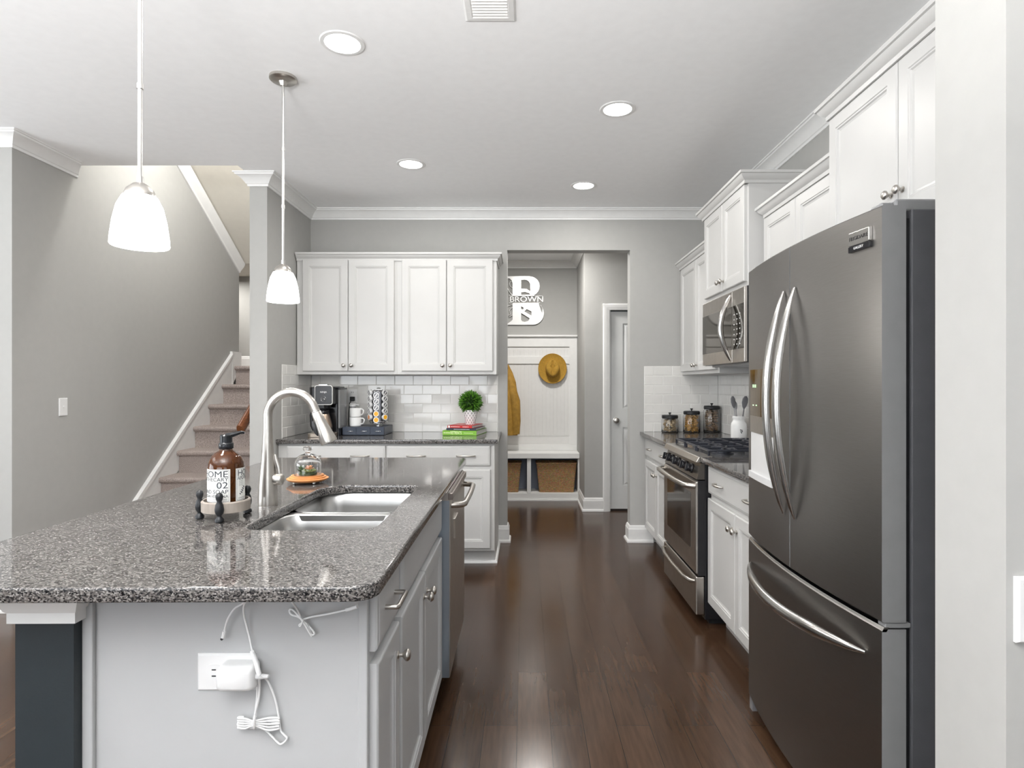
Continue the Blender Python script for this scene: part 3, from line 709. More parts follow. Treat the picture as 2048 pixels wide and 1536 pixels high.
b = MB(); b.box(.05, W-.05, .03, .34, 1.418, 1.428); b.build('underside_vent', mat('vent_filter', (.35, .36, .38), .4, .6), mw)

# ---------------------------------------------------------------- refrigerator
fr = thing('refrigerator', 'dark stainless steel french door refrigerator with bottom freezer', 'refrigerator', (.91, 2.44, 0), Rz)
# local: x 0..0.91 runs from the far side towards the camera, front is -y
FW = .91
def bow(x): return -.034*(1-((x-FW/2)/(FW/2))**2)
def panel(name, x0, x1, z0, z1, parent, mm):
    n = 14; P = [(x0+(x1-x0)*i/n, bow(x0+(x1-x0)*i/n)) for i in range(n+1)]
    b = MB(); rings = []
    back = [(x1, .062), (x0, .062)]
    for ins, z in ((.004, z0), (0, z0+.004), (0, z1-.004), (.004, z1)):
        rings.append([(x, y+ins, z) for x, y in P]+[(x, y, z) for x, y in back])
    b.loft(rings)
    o = b.build(name, [mm, fside_m], parent, smooth=30)
    for p in o.data.polygons:
        if abs(p.normal.x) > .8 or p.normal.y > .8: p.material_index = 1
    return o
Bx('body', fbody_m, .004, FW-.004, .078, .69, .035, 1.757, fr, bevel=.004)
Bx('body_gasket', blackm_m, .012, FW-.012, .058, .08, .06, 1.735, fr)
ld = panel('left_door', .0, .452, .70, 1.765, fr, fsteel_m)
rd = panel('right_door', .458, FW, .70, 1.765, fr, fsteel_m)
fz = panel('freezer_drawer', 0, FW, .05, .683, fr, fsteel_m)
fz_top = MB()
n = 14; PP = [(FW*i/n, bow(FW*i/n)) for i in range(n+1)]
fz_top.loft([[(x, y+dy, z) for x, y in PP]+[(x, y+dy+.012, z) for x, y in PP[::-1]] for dy, z in ((.0, .676), (.006, .688))]); fz_top.build('top_lip', fhand_m, fz)
def vh(x, parent, name):
    n = 21; pts = []; rr = []
    for i in range(n):
        t_ = i/(n-1); s_ = math.sin(math.pi*t_)
        pts.append((x, bow(x)-.004-.060*s_**.85, .872+.75*t_)); rr.append(.0035+.0125*min(1, s_*1.5)**.7)
    b = MB(); b.tube(pts, rr, 16, up=(1, 0, 0), flat=(.75, 1.15)); return b.build(name, fhand_m, parent, smooth=60)
vh(.413, ld, 'handle'); vh(.497, rd, 'handle')
n = 21; pts = []; rr = []
for i in range(n):
    t_ = i/(n-1); s_ = math.sin(math.pi*t_); x = .055+.80*t_
    pts.append((x, bow(x)-.003-.060*s_**.7, .600-.012*s_)); rr.append(.004+.0135*min(1, s_*1.6)**.7)
b = MB(); b.tube(pts, rr, 16, up=(0, 0, 1), flat=(.85, 1.1)); b.build('handle', fhand_m, fz, smooth=60)
# ice and water dispenser
b = MB(); ps = [(.055+.255*i/8) for i in range(9)]
def cur(x0, x1, z0, z1, off, name, mm, par, th=.004):
    b = MB(); ps = [x0+(x1-x0)*i/8 for i in range(9)]
    b.loft([[(x, bow(x)-off, z) for x in ps]+[(x, bow(x)-off+th, z) for x in ps[::-1]] for z in (z0, z1)]); return b.build(name, mm, par)
ds = cur(.040, .325, 1.185, 1.365, .003, 'dispenser_panel', mat('bronze_display', (.11, .075, .035), .08, .7), ld, .006)
cur(.040, .325, 1.120, 1.185, .0035, 'dispenser_chin', steel_m, ld, .006)
cur(.046, .319, .965, 1.140, .0015, 'dispenser_recess', mat('dispenser_grey', (.62, .62, .62), .35), ld, .004)
cur(.040, .325, .942, .966, .010, 'drip_tray', mat('dispenser_grey', (.62, .62, .62), .35), ld, .02)
b = MB()
for i in range(2):
    for j in range(3): b.box(.10+i*.08+j*.013, .107+i*.08+j*.013, bow(.15)-.0036, bow(.15)-.0032, 1.295, 1.307)
for j in range(4): b.box(.10+j*.03, .112+j*.03, bow(.15)-.0036, bow(.15)-.0032, 1.225, 1.229)
b.build('display_marks', mat('display_green', (.55, .9, .5), .5, emit=.6), ds)
# badge
b = MB(Matrix.Translation((.835, bow(.835), 1.695)) @ Matrix.Rotation(math.atan2(-.034*-2*(.835-FW/2)/(FW/2)**2, 1), 4, 'Z'))
b.box(-.042, .042, -.009, 0.002, -.012, .026); bd = b.build('badge', fhand_m, rd, bevel=.003)
bM = b.M
b = MB(bM); b.box(-.042, .042, -.0088, .002, -.028, -.0125); b.build('badge_base', black_m, bd, bevel=.001)
text('badge_text', 'FRIGIDAIRE', .0145, blackm_m, bM @ FY(0, -.0093, .0065), bd, .0003)
text('badge_text', 'GALLERY', .0095, plas_m, bM @ FY(0, -.0091, -.020), bd, .0003)
# hinge covers on top and middle hinge
for x in (.03, FW-.075):
    b = MB(); b.box(x-.005, x+.045, .015, .05, 1.7655, 1.782); b.box(x-.01, x+.05, .05, .16, 1.757, 1.790); b.build('hinge_cover', fside_m, fr, bevel=.006)
b = MB(); b.box(FW-.035, FW-.002, .01, .075, .685, .698); b.build('middle_hinge', fside_m, fr, bevel=.002)
b = MB(); b.box(.02, FW-.02, .09, .11, .0, .05); b.box(.01, .04, .0, .10, .0, .05); b.build('foot_grille', fside_m, fr)
# ---------------------------------------------------------------- ceiling fixtures
for i, (x, y, lab) in enumerate([(-.771, 2.535, 'large round recessed ceiling downlight nearest the camera'), (.485, 3.144, 'round recessed ceiling downlight above the aisle in front of the range'),
                                 (-.747, 3.93, 'round recessed ceiling downlight left of centre near the back cabinets'), (.425, 4.355, 'round recessed ceiling downlight in front of the mudroom opening')]):
    t = thing('recessed_light', lab, 'ceiling light', (x, y, 2.75), group='recessed ceiling lights')
    b = MB(); b.lathe([(.072, -.001), (.074, -.005), (.090, -.004), (.094, .0)], n=40, cap0=False, cap1=False); b.build('trim_ring', trim_m, t, smooth=40)
    b = MB(); b.lathe([(.073, -.002), (.06, -.006), (.03, -.008), (.001, -.008)], n=32); b.build('lamp', disc_m, t, smooth=40)
    lamp('downlight', 'AREA', (x, y, 2.735), 6.8, (0, 0, 0), (1, .975, .93), shape='DISK', size=.13)
lamp('assumed_mudroom_light', 'AREA', (.1, 5.8, 2.73), 30, (0, 0, 0), (1, .97, .93), shape='DISK', size=.3)  # assumed ceiling lamp, out of view, brightens the mudroom
lamp('stair_fill', 'AREA', (-2.2, 4.30, 3.6), 42, (R(52), 0, 0), (1, .985, .96), shape='SQUARE', size=.6)  # unseen light added under the soffit to brighten the stairwell
lamp('landing_fill', 'AREA', (-3.4, 6.55, 2.5), 9, (0, 0, 0), (1, .97, .92), shape='DISK', size=.3)  # second added stairwell light, out of view, lifts the landing
lamp('living_fill', 'AREA', (-3.6, 1.2, 2.7), 20, (0, 0, 0), (1, .97, .93), shape='SQUARE', size=1.2)  # two unseen overhead fills added, left of and behind the camera
lamp('living_fill', 'AREA', (.4, -1.6, 2.7), 10, (0, 0, 0), (1, .97, .93), shape='SQUARE', size=1.2)
def pendant(x, y, lab):
    t = thing('pendant_light', lab, 'pendant light', (x, y, 2.75), group='pendant lights over the island')
    b = MB(); b.lathe([(.062, 0), (.062, -.012), (.055, -.018), (.02, -.022), (.012, -.04)], n=32); b.build('canopy', nick_m, t, smooth=40)
    b = MB(); b.lathe([(.0062, -.035), (.0062, -.885)], n=12); b.lathe([(.0085, -.33), (.0085, -.345)], n=12); b.lathe([(.0085, -.60), (.0085, -.615)], n=12); b.lathe([(.009, -.86), (.009, -.885)], n=12); b.build('stem', rod_m, t, smooth=40)
    b = MB(); b.lathe([(.010, -.878), (.018, -.882), (.034, -.897), (.040, -.912), (.040, -.920)], n=32); b.build('socket_cap', nick_m, t, smooth=40)
    b = MB(); b.lathe([(.030, -.912), (.044, -.918), (.057, -.945), (.066, -.985), (.072, -1.03), (.0735, -1.052), (.071, -1.055), (.068, -1.03), (.060, -.97), (.045, -.93)], n=40, cap0=False, cap1=False); b.build('glass_shade', lamp_m, t, smooth=60)
    b = MB(); b.lathe([(.001, -.95), (.02, -.96), (.03, -.985), (.024, -1.01), (.001, -1.02)], n=20); b.build('bulb', disc_m, t, smooth=60)
    lamp('pendant_lamp', 'POINT', (x, y, 1.66), 15, (0, 0, 0), (1, .965, .92), shadow_soft_size=.05)
pendant(-1.078, 1.68, 'white glass pendant light nearest the camera over the island')
pendant(-1.137, 2.82, 'farther white glass pendant light hanging over the far end of the island')
vt = thing('ceiling_vent', 'white louvred air vent in the ceiling at the top edge', 'ceiling vent', (-.135, 2.2, 2.75))
b = MB(); b.ringpanel(.2, .36, 0, [(0, .001), (.008, .006), (.028, .007), (.034, .003)], -.1, -.18); b.bm.transform(Matrix.Rotation(R(-90), 4, 'X')); 
for v in b.bm.verts: v.co.z = -abs(v.co.z)
b.build('frame', trim_m, vt)
b = MB()
for i in range(17):
    y = -.14+i*.0175; b.prism([(y, -.0035), (y+.011, -.009), (y+.012, -.008), (y+.003, -.0025)], 'x', -.068, .068)
b.build('louvres', trim_m, vt)

# ---------------------------------------------------------------- island things
hd = thing('soap_tray', 'round grey wood riser on black turned feet under the soap bottle', 'tray', (-.884, 1.775, .914))
b = MB(); b.lathe([(.060, .022), (.066, .024), (.0665, .052), (.064, .055), (.060, .055), (.058, .036), (.001, .036)], n=40); b.build('ring', greyw_m, hd, smooth=40)
for a in (-78, 198, 60):
    M = Matrix.Translation((.070*math.cos(R(a)), .070*math.sin(R(a)), 0))
    b = MB(M); b.lathe([(.006, 0), (.012, .003), (.0125, .010), (.007, .016), (.006, .020), (.011, .028), (.0125, .038), (.010, .052), (.006, .060), (.009, .067), (.0105, .074), (.008, .082), (.002, .086)], n=16); b.build('foot', mat('foot_black', (.005, .006, .008), .38), hd, smooth=50)
sp = thing('soap_bottle', 'amber glass hand soap pump bottle with white printed labels', 'soap dispenser', (-.884, 1.775, .9505), R(26.5))
rb = .0500
b = MB(); b.lathe([(.001, 0), (.045, 0), (rb, .005), (rb, .112), (.0485, .126), (.042, .143), (.030, .156), (.019, .163), (.0165, .168), (.0165, .177)], n=48, cap1=False)
b.build('bottle', amber_m, sp, smooth=60)
b = MB(); b.lathe([(.001, .0045), (.044, .0045), (.0465, .008), (.0465, .108), (.043, .126), (.001, .127)], n=40); b.build('liquid_soap', soap_m, sp, smooth=60)
b = MB(); b.lathe([(.0195, .168), (.0205, .171), (.0205, .182), (.0190, .185), (.017, .186), (.017, .206), (.014, .209), (.001, .210)], n=32); pump_m = mat('pump_black', (.008, .009, .011), .22)
pp = b.build('pump', pump_m, sp, smooth=40)
b = MB(); b.tube([(.0, 0, .205), (.018, 0, .208), (.038, 0, .214), (.046, 0, .2135), (.049, 0, .211)], [.008, .007, .005, .0045, .003], 12); b.build('spout', pump_m, pp, smooth=60)
lab_m = mat('label_paper', (.80, .80, .77), .55)
def wrap(obj, r):   # bend a flat label piece (x arc-length, z) round the bottle
    for v in obj.data.vertices:
        x, y, z = v.co; a = x/r; rr_ = r-y; v.co = (rr_*math.sin(a), -rr_*math.cos(a), z)
def label_piece(x0, x1, lines, al='RIGHT', leafy=False):
    b = MB(); n = 14
    for i in range(n):
        a, c = x0+(x1-x0)*i/n, x0+(x1-x0)*(i+1)/n
        b.f([b.v((a, -.0004, .017)), b.v((c, -.0004, .017)), b.v((c, -.0004, .112)), b.v((a, -.0004, .112))])
    bmesh.ops.remove_doubles(b.bm, verts=b.bm.verts, dist=1e-6)
    o = b.build('label', lab_m, sp, smooth=60); wrap(o, rb)
    b = MB(); e = .003
    def ln(a, c, z0, z1):
        k = max(1, int((c-a)/.004))
        for i in range(k): 
            u, v = a+(c-a)*i/k, a+(c-a)*(i+1)/k
            b.f([b.v((u, -.0006, z0)), b.v((v, -.0006, z0)), b.v((v, -.0006, z1)), b.v((u, -.0006, z1))])
    ln(x0+e, x1-e, .0195, .0203); ln(x0+e, x1-e, .1087, .1095); ln(x0+e, x0+e+.0008, .0195, .1095); ln(x1-e-.0008, x1-e, .0195, .1095)
    for z in ((.0255, .0262), (.0235, .0239)): ln(x0+.008, x1-.008, *z)
    if leafy:
        for k in range(9):
            cx, cz_, an = x0+.018+.0018*k, .034+.0025*k, (50 if k % 2 else 140)
            pts = [(cx+.008*t_*math.cos(R(an))-.002*s_*math.sin(R(an)), cz_+.008*t_*math.sin(R(an))+.002*s_*math.cos(R(an))) for t_, s_ in ((0, 0), (.5, 1), (1, 0), (.5, -1))]
            b.f([b.v((p[0], -.0007, p[1])) for p in pts])
        for k in range(8): ln(x0+.010, x0+.026, .061+k*.0028, .0615+k*.0028)
    else:
        for k in range(5): ln(x1-.042, x1-.026, .056+k*.0034, .0566+k*.0034)
    q = b.build('label_print', ink_m, o); wrap(q, rb)
    for s_, z, size, cx, xs in lines:
        q = text('label_print', s_, size, ink_m, FY(cx, -.0008, z), o, .0001, al, xs); wrap(q, rb)
label_piece(-.105, .0105, [('HOME', .0975, .0255, .0055, 1.18), ('APOTHECARY', .0825, .0155, .0055, 1.05), ('02', .0655, .0265, .0055, 1.2), ('HAND SOAP', .0470, .0165, .0055, 1.05), ('LEMON VERBENA', .0345, .0115, .0055, 1.0)])
label_piece(.026, .092, [('HOME', .0975, .0255, .031, 1.0), ('APOTHECARY', .0830, .0145, .031, .85)], 'LEFT', True)

cl = thing('glass_cloche', 'small clear glass cloche with knob covering the succulent', 'cloche', (-.869, 2.40, .9475))
b = MB(); out = [(.052, .0005), (.052, .040), (.050, .055), (.043, .068), (.030, .078), (.014, .083), (.009, .087), (.0085, .091), (.016, .096), (.019, .103), (.017, .110), (.009, .113), (.001, .1135)]
inn = [(.001, .081), (.013, .0805), (.029, .0755), (.041, .066), (.048, .054), (.0500, .040), (.0500, .0005)]
b.lathe(out+inn+out[:1], n=48, cap0=False, cap1=False); b.build('dome', glass_m, cl, smooth=70)
wb_ = thing('wooden_stand', 'round stepped orange wood stand on small feet holding the cloche', 'stand', (-.869, 2.40, .914))
b = MB(); b.lathe([(.060, .008), (.074, .012), (.080, .018), (.080, .020), (.070, .0215), (.070, .026), (.062, .027), (.062, .0325), (.001, .033)], n=48); b.build('plate', terra_m, wb_, smooth=30)
for k in range(4):
    a = R(45+90*k); b = MB(Matrix.Translation((.055*math.cos(a), .055*math.sin(a), 0))); b.lathe([(.004, 0), (.006, .003), (.006, .009)], n=12); b.build('foot', nick_m, wb_)
su = thing('succulent', 'small green and peach succulent rosette under the glass cloche', 'succulent', (-.869, 2.40, .9475))
gl = mat('succulent_green', (.10, .17, .06), .5, var=.3); ps_ = mat('succulent_peach', (.70, .33, .16), .5, var=.2); ps2 = mat('succulent_light_green', (.30, .36, .13), .5, var=.2)
def leaf(b, c, yaw, pitch, L, wd, th=.35):
    M = Matrix.Translation(c) @ Matrix.Rotation(yaw, 4, 'Z') @ Matrix.Rotation(-pitch, 4, 'Y')
    rings = []
    for t_, r_ in ((0, .35), (.25, .75), (.55, 1), (.8, .75), (.95, .25), (1, .02)):
        rings.append([M @ Vector((L*t_, wd*r_*math.cos(2*math.pi*j/8), wd*th*r_*math.sin(2*math.pi*j/8)+.15*L*t_*t_)) for j in range(8)])
    b.loft(rings)
for nm, mm, cc, rows in (('rosette', ps_, (.010, -.012, .022), ((5, .2, .020, .006), (7, .75, .020, .006), (4, 1.2, .014, .004))), ('rosette', ps2, (.010, -.012, .012), ((9, .1, .030, .008), (8, .35, .026, .007))), ('rosette', gl, (-.024, -.002, .012), ((8, .3, .022, .005), (8, .9, .026, .005), (5, 1.3, .024, .004)))):
    b = MB()
    for n_, pit, L, wd in rows:
        for k in range(n_): leaf(b, cc, 2*math.pi*k/n_+pit*2, pit, L, wd)
    b.build(nm, mm, su, smooth=70)
b = MB(); b.lathe([(.001, 0), (.034, 0), (.036, .006), (.028, .014), (.001, .016)], n=20); b.build('moss', mat('moss', (.06, .09, .03), .9, var=.4, vscale=200), su, smooth=60)

# outlet, charger, cables on the island end panel (panel face at y=1.303)
YP = 1.303
op = plate('wall_outlet', 'wide white outlet plate on the end panel of the island', Matrix.Translation((U(453, YP), YP, EYE-573*YP/1200)) @ Matrix.Rotation(R(90), 4, 'Y'), .080, .125, 'outlet', 'outlet')
ch = thing('power_adapter', 'chunky white power adapter plugged into the island outlet', 'charger', (U(470, YP-.03), YP-.007, EYE-585*(YP-.03)/1200))
b = MB(); b.loft([[(x, y, z) for x, z in rrect(-.040+i_, .040-i_, -.027+i_, .027-i_, [.012, .008, .008, .016])] for y, i_ in ((0, .0), (-.022, 0), (-.034, .003), (-.038, .009))]); b.build('case', plas_m, ch, smooth=50)
b = MB(); b.lathe([(.006, 0), (.0055, .012), (.004, .026)], n=12); 
b.bm.transform(Matrix.Translation((.040, -.018, -.001)) @ Matrix.Rotation(R(90), 4, 'Y')); b.build('strain_relief', plas_m, ch)
def crv(name, label, pxs, r_=.0022, y=None, mm=None, parent=None, y1=None):
    """cable along measured points on the panel: (px, py[, depth in front of the panel])"""
    P = []
    for p in pxs:
        d = YP-(p[2] if len(p) > 2 else .008); P.append(Vector((U(p[0], d), d, EYE-(p[1]-768)*d/1200)))
    Q = []
    for i in range(len(P)-1):
        p0, p1, p2, p3 = P[max(i-1, 0)], P[i], P[i+1], P[min(i+2, len(P)-1)]
        for k in range(6):
            t_ = k/6; Q.append(.5*((2*p1)+(-p0+p2)*t_+(2*p0-5*p1+4*p2-p3)*t_*t_+(-p0+3*p1-3*p2+p3)*t_**3))
    Q.append(P[-1])
    return MB().tube(Q, r_, 8)
z3 = lambda L: [(380+x/4.956, 1190+y/4.956)+((d,) if d else ()) for x, y, *d_ in L for d in [d_[0] if d_ else 0]]
t = thing('charging_cable', 'thin white cable with black tip dangling left of the outlet cord', 'cable', (0, 0, 0))
crv('', '', z3([(560, 40, .06), (500, 85, .05), (430, 130, .03), (370, 220, .02), (340, 310, .016), (328, 370, .014), (318, 410, .014)])).build('cord', plas_m, t, smooth=60)
crv('', '', z3([(330, 350, .015), (322, 395, .014), (315, 418, .014)]), .004).build('plug', plas_m, t)
crv('', '', z3([(315, 418, .014), (300, 436, .014)]), .0028).build('tip', blackm_m, t)
t = thing('charging_cable', 'white cord running from under the countertop down to the adapter', 'cable', (0, 0, 0))
crv('', '', z3([(545, 40, .06), (520, 110, .04), (525, 200, .02), (550, 300, .012), (580, 420, .01), (600, 520, .012), (612, 560, .016), (630, 620, .03), (655, 700, .04), (672, 780, .04)])).build('cord', plas_m, t, smooth=60)
crv('', '', z3([(604, 545, .014), (618, 585, .018), (640, 660, .036), (660, 740, .042), (675, 785, .042)]), .0050).build('connector', plas_m, t, smooth=60)
t = thing('charging_cable', 'long white adapter cord tied in a horizontal bundle below the outlet', 'cable', (0, 0, 0))
crv('', '', z3([(640, 808, .025), (690, 808, .03), (740, 825, .02), (775, 880, .012), (815, 980), (845, 1080), (865, 1190), (875, 1270), (888, 1340), (920, 1380), (948, 1412), (925, 1450), (885, 1472), (850, 1450), (800, 1395), (740, 1335), (690, 1310), (620, 1310), (540, 1300), (480, 1290), (465, 1265), (520, 1250)])).build('cord', plas_m, t, smooth=60)
for k in range(5):
    y = 1205+k*24
    crv('', '', z3([(520, y-4, .010), (475, y-2, .012), (470, y+8, .014), (540, y+14, .012), (620, 1240+k*12, .016), (760, y+8+k*6, .014), (850, y+6+k*4, .012), (868, y+14, .012), (850, y+22, .010), (740, y+16, .010)]), .0021).build('bundle_loop', plas_m, t, smooth=60)
crv('', '', z3([(672, 790, .03), (676, 900, .012), (668, 1020, .012), (640, 1140, .012), (630, 1200, .012)]), .0026).build('cord', plas_m, t, smooth=60)
crv('', '', z3([(655, 800, .02), (655, 900, .010), (650, 1020, .010), (640, 1140, .010), (645, 1200, .010)]), .0022).build('cord', plas_m, t, smooth=60)
crv('', '', z3([(630, 1190, .02), (622, 1240, .024), (625, 1310, .02), (640, 1300, .008)]), .0028).build('twist_tie', plas_m, t, smooth=60)
t = thing('charging_cable', 'white cable with a tied bow and a plug hanging at the right corner', 'cable', (0, 0, 0))
crv('', '', z3([(985, 40, .08), (1010, 90, .06), (1050, 140, .03), (1080, 210, .014), (1100, 260, .012)])).build('cord', plas_m, t, smooth=60)
crv('', '', z3([(1100, 240, .014), (1050, 210, .016), (990, 190, .014), (972, 150, .012), (1000, 140, .012), (1060, 200, .016), (1110, 270, .018), (1170, 370, .016), (1200, 395, .014), (1215, 370, .012), (1160, 300, .012), (1100, 240, .012)])).build('bow_loop', plas_m, t, smooth=60)
crv('', '', z3([(1085, 225, .012), (1130, 300, .014), (1180, 390, .012), (1190, 395, .012), (1130, 270, .016), (1070, 290, .018), (1080, 305, .02), (1110, 240, .02)]), .0018).build('bow_loop', plas_m, t, smooth=60)
crv('', '', z3([(1100, 240, .014), (1200, 212, .02), (1330, 190, .03), (1450, 165, .04), (1560, 140, .05)])).build('cord', plas_m, t, smooth=60)
crv('', '', z3([(1530, 146, .048), (1580, 133, .052), (1640, 112, .055)]), .0045).build('plug', plas_m, t, smooth=60)
t = thing('power_strip', 'slim white power strip fixed under the front edge of the island countertop', 'power strip', (U(524, 1.22), 1.235, .8695))
b = MB(); b.box(-.03, .035, -.02, .02, .0, .0142); b.build('case', plas_m, t, bevel=.003)
b = MB(); b.box(-.02, -.005, -.0205, -.02, .003, .010); b.build('switch', plas_m, t)

turned(*[o for o in COL.objects if o.parent is None and (o.name.startswith('charging_cable') or o.name in ('power_adapter', 'wall_outlet'))])
# ---------------------------------------------------------------- back counter things
ZC = .914
cm = thing('coffee_maker', 'black and silver drip coffee maker in the left corner of the back counter', 'coffee maker', (-1.495, 4.44, ZC))
# local x right, y back
b = MB(); b.loft([[(x, y, z) for x, y in rrect(-.125, .065, .17, .33, .02)] for z in (.0, .375)]); b.build('tower', black_m, cm, bevel=.004)
b = MB(); b.loft([[(x, y, z) for x, y in rrect(-.122, .072, -.0, .30, .03)] for z in (.0, .028)]); b.build('base', mat('coffee_base', (.42, .36, .30), .3, .7), cm, bevel=.003)
b = MB(); b.loft([[(x, y, z) for x, y in rrect(-.115, .066, .02, .30, .03)] for z in (.245, .372)]); b.build('head', black_m, cm, bevel=.006)
b = MB(); b.loft([[(x, y, z) for x, z in rrect(-.063, .069, .240, .385, .018)] for y in (.004, .022)]); fp = b.build('face_frame', nick_m, cm)
b = MB(); b.loft([[(x, y, z) for x, z in rrect(-.059, .065, .244, .381, .016)] for y in (.001, .006)]); f2 = b.build('control_face', black_m, fp)
b = MB(); b.box(-.035, .030, .006, .05, .386, .393); b.build('top_handle', chrome_m, cm, bevel=.002)
text('brand_text', 'NINJA', .018, plas_m, FY(.003, .0005, .335), f2, .0003)
b = MB(); b.tube([(.003+.019*math.cos(a), .0005, .283+.019*math.sin(a)) for a in [2*math.pi*k/24 for k in range(25)]], .0016, 6); b.tube([(-.008, .0005, .278), (-.002, .0005, .290), (.006, .0005, .286), (.014, .0005, .278)], .002, 6); b.build('dial', chrome_m, f2, smooth=60)
b = MB(); b.loft([[(x, y, z) for x, y in rrect(.0735, .088, .12, .30, .006)] for z in (.06, .352)]); b.build('water_tank', mat('tank_plastic', (.62, .63, .64), .08, trans=.75, ior=1.3), cm)
b = MB(); b.loft([[(x, y, z) for x, y in rrect(.0725, .090, .115, .305, .006)] for z in (.353, .365)]); b.loft([[(x, y, z) for x, y in rrect(.073, .089, .10, .30, .006)] for z in (.0, .058)]); b.build('tank_base', black_m, cm)
b = MB(Matrix.Translation((-.03, .10, .029))); b.lathe([(.001, 0), (.062, 0), (.066, .006), (.066, .05), (.058, .085), (.046, .125), (.040, .140)], n=32); cf = b.build('carafe', mat('carafe_steel', (.50, .39, .31), .28, 1), cm, smooth=50)
b = MB(Matrix.Translation((-.03, .10, .029))); b.lathe([(.042, .141), (.044, .150), (.040, .172), (.028, .180), (.001, .182)], n=32); b.build('carafe_lid', black_m, cm, smooth=50)
b = MB(); b.tube([(-.072, .09, .185), (-.108, .085, .188), (-.116, .085, .16), (-.112, .085, .08), (-.098, .085, .045)], [.012, .013, .013, .012, .010], 10); b.build('carafe_handle', black_m, cm, smooth=50)
b = MB(); b.lathe([(.025, .0), (.028, .03), (.01, .035)], (-.002, .11, .213), 20); b.build('brew_basket', black_m, cm)

sp_ = plate('wall_outlet', 'white outlet plate on the tile behind the stacked mugs', Matrix.Translation((U(705.5, 4.964), 4.964, 1.210)), .074, .117, 'outlet', 'outlet')
pc = thing('plugged_cable', 'black plug and cord hanging from the outlet behind the mugs', 'cord')
b = MB(); b.box(U(700, 4.94), U(709, 4.94), 4.93, 4.957, 1.17, 1.205); b.build('plug', blackm_m, pc, bevel=.004)
b = MB(); b.tube([(U(704, 4.93), 4.925, 1.185), (U(700, 4.93), 4.92, 1.15), (U(697.5, 4.9), 4.90, 1.08), (U(697, 4.9), 4.90, 1.0), (U(698, 4.9), 4.90, .95), (U(692, 4.9), 4.88, .92), (U(680, 4.85), 4.85, .9175)], .0035, 8); b.build('cord', blackm_m, pc, smooth=60)
fro = thing('milk_frother', 'grey milk frother cup with white handle behind the stacked mugs', 'milk frother', (U(705.5, 4.83), 4.835, .979))
b = MB(); b.lathe([(.001, 0), (.024, 0), (.024, .150), (.020, .155)], n=24); b.build('cup', mat('smoke_plastic', (.22, .22, .23), .15), fro, smooth=40)
b = MB(); b.lathe([(.027, .150), (.028, .166), (.012, .172), (.001, .172)], n=24); b.tube([(-.02, 0, .168), (.02, -.005, .166), (.055, -.01, .158)], [.009, .008, .005], 10); b.build('lid', plas_m, fro, smooth=50)

og = thing('coffee_pod_organiser', 'low navy three-drawer coffee pod organiser on the back counter', 'organiser', (-1.247, 4.605, ZC+.001))
b = MB(); b.loft([[(x, y, z) for x, y in [(-.155, 0), (.167, 0), (.167, .29), (-.145, .29)]] for z in (.0, .064)]); b.build('case', navy_m, og, bevel=.004)
for k in range(3):
    x0 = -.153+k*.1068
    b = MB(); b.box(x0, x0+.104, -.004, .0, .006, .058); d_ = b.build('drawer', navy_m, og, bevel=.001)
    b = MB(); b.tube([(x0+.038, -.005, .032), (x0+.05, -.012, .033), (x0+.07, -.012, .033), (x0+.078, -.005, .032)], .0022, 8); b.lathe([(.003, 0), (.003, .006)], (x0+.078, -.009, .030), 8); b.build('handle', chrome_m, d_, smooth=60)
def mug(z, lab, rz):
    t = thing('mug', lab, 'mug', (U(713, 4.72), 4.70, z), rz)
    b = MB(); b.lathe([(.001, 0), (.040, 0), (.044, .004), (.045, .012), (.0475, .068), (.0475, .070), (.0445, .069), (.042, .012), (.038, .007), (.001, .007)], n=36); b.build('cup', ceramic_m, t, smooth=50)
    b = MB(); b.tube([(.044, 0, .060), (.062, 0, .062), (.072, 0, .052), (.070, 0, .034), (.060, 0, .020), (.043, 0, .016)], .0055, 10, up=(0, 1, 0), flat=(.8, 1.2)); b.build('handle', ceramic_m, t, smooth=60)
mug(.9795, 'lower of two stacked white mugs on the navy organiser', R(-12)); mug(1.0505, 'upper of two stacked white mugs on the navy organiser', R(-20))
# pod carousel
ca = thing('pod_carousel', 'chrome wire coffee pod carousel standing on the navy organiser', 'pod rack', (U(757, 4.74), 4.745, .979))
b = MB(); b.lathe([(.001, 0), (.03, 0), (.03, .006), (.010, .008), (.010, .016), (.066, .018), (.070, .022), (.070, .026), (.001, .026)], n=36); b.build('base', chrome_m, ca, smooth=40)
b = MB(); b.lathe([(.052, .026), (.055, .03), (.055, .272), (.04, .280), (.001, .281)], n=12); b.build('core', mat('carousel_core', (.12, .12, .13), .2, .7), ca)
b = MB(); b.lathe([(.004, .28), (.004, .292), (.018, .294), (.012, .300), (.001, .302)], n=20); b.build('finial', chrome_m, ca, smooth=40)
b = MB()
for k in range(12):
    a = R(30*k+15); c_, s_ = math.cos(a), math.sin(a)
    b.tube([(.058*c_, .058*s_, .026), (.072*c_, .072*s_, .04), (.074*c_, .074*s_, .15), (.072*c_, .072*s_, .26), (.056*c_, .056*s_, .286)], .0022, 6)
for z in (.035, .27): b.tube([(.073*math.cos(R(10*k)), .073*math.sin(R(10*k)), z) for k in range(37)], .0022, 6, up=(0, 0, 1))
b.build('wire_frame', chrome_m, ca, smooth=60)
lidg = mat('pod_grey_lid', (.16, .16, .17), .3, .4); lidy = mat('pod_yellow_lid', (.85, .42, .02), .35); lido = mat('pod_orange_lid', (.62, .24, .08), .35)
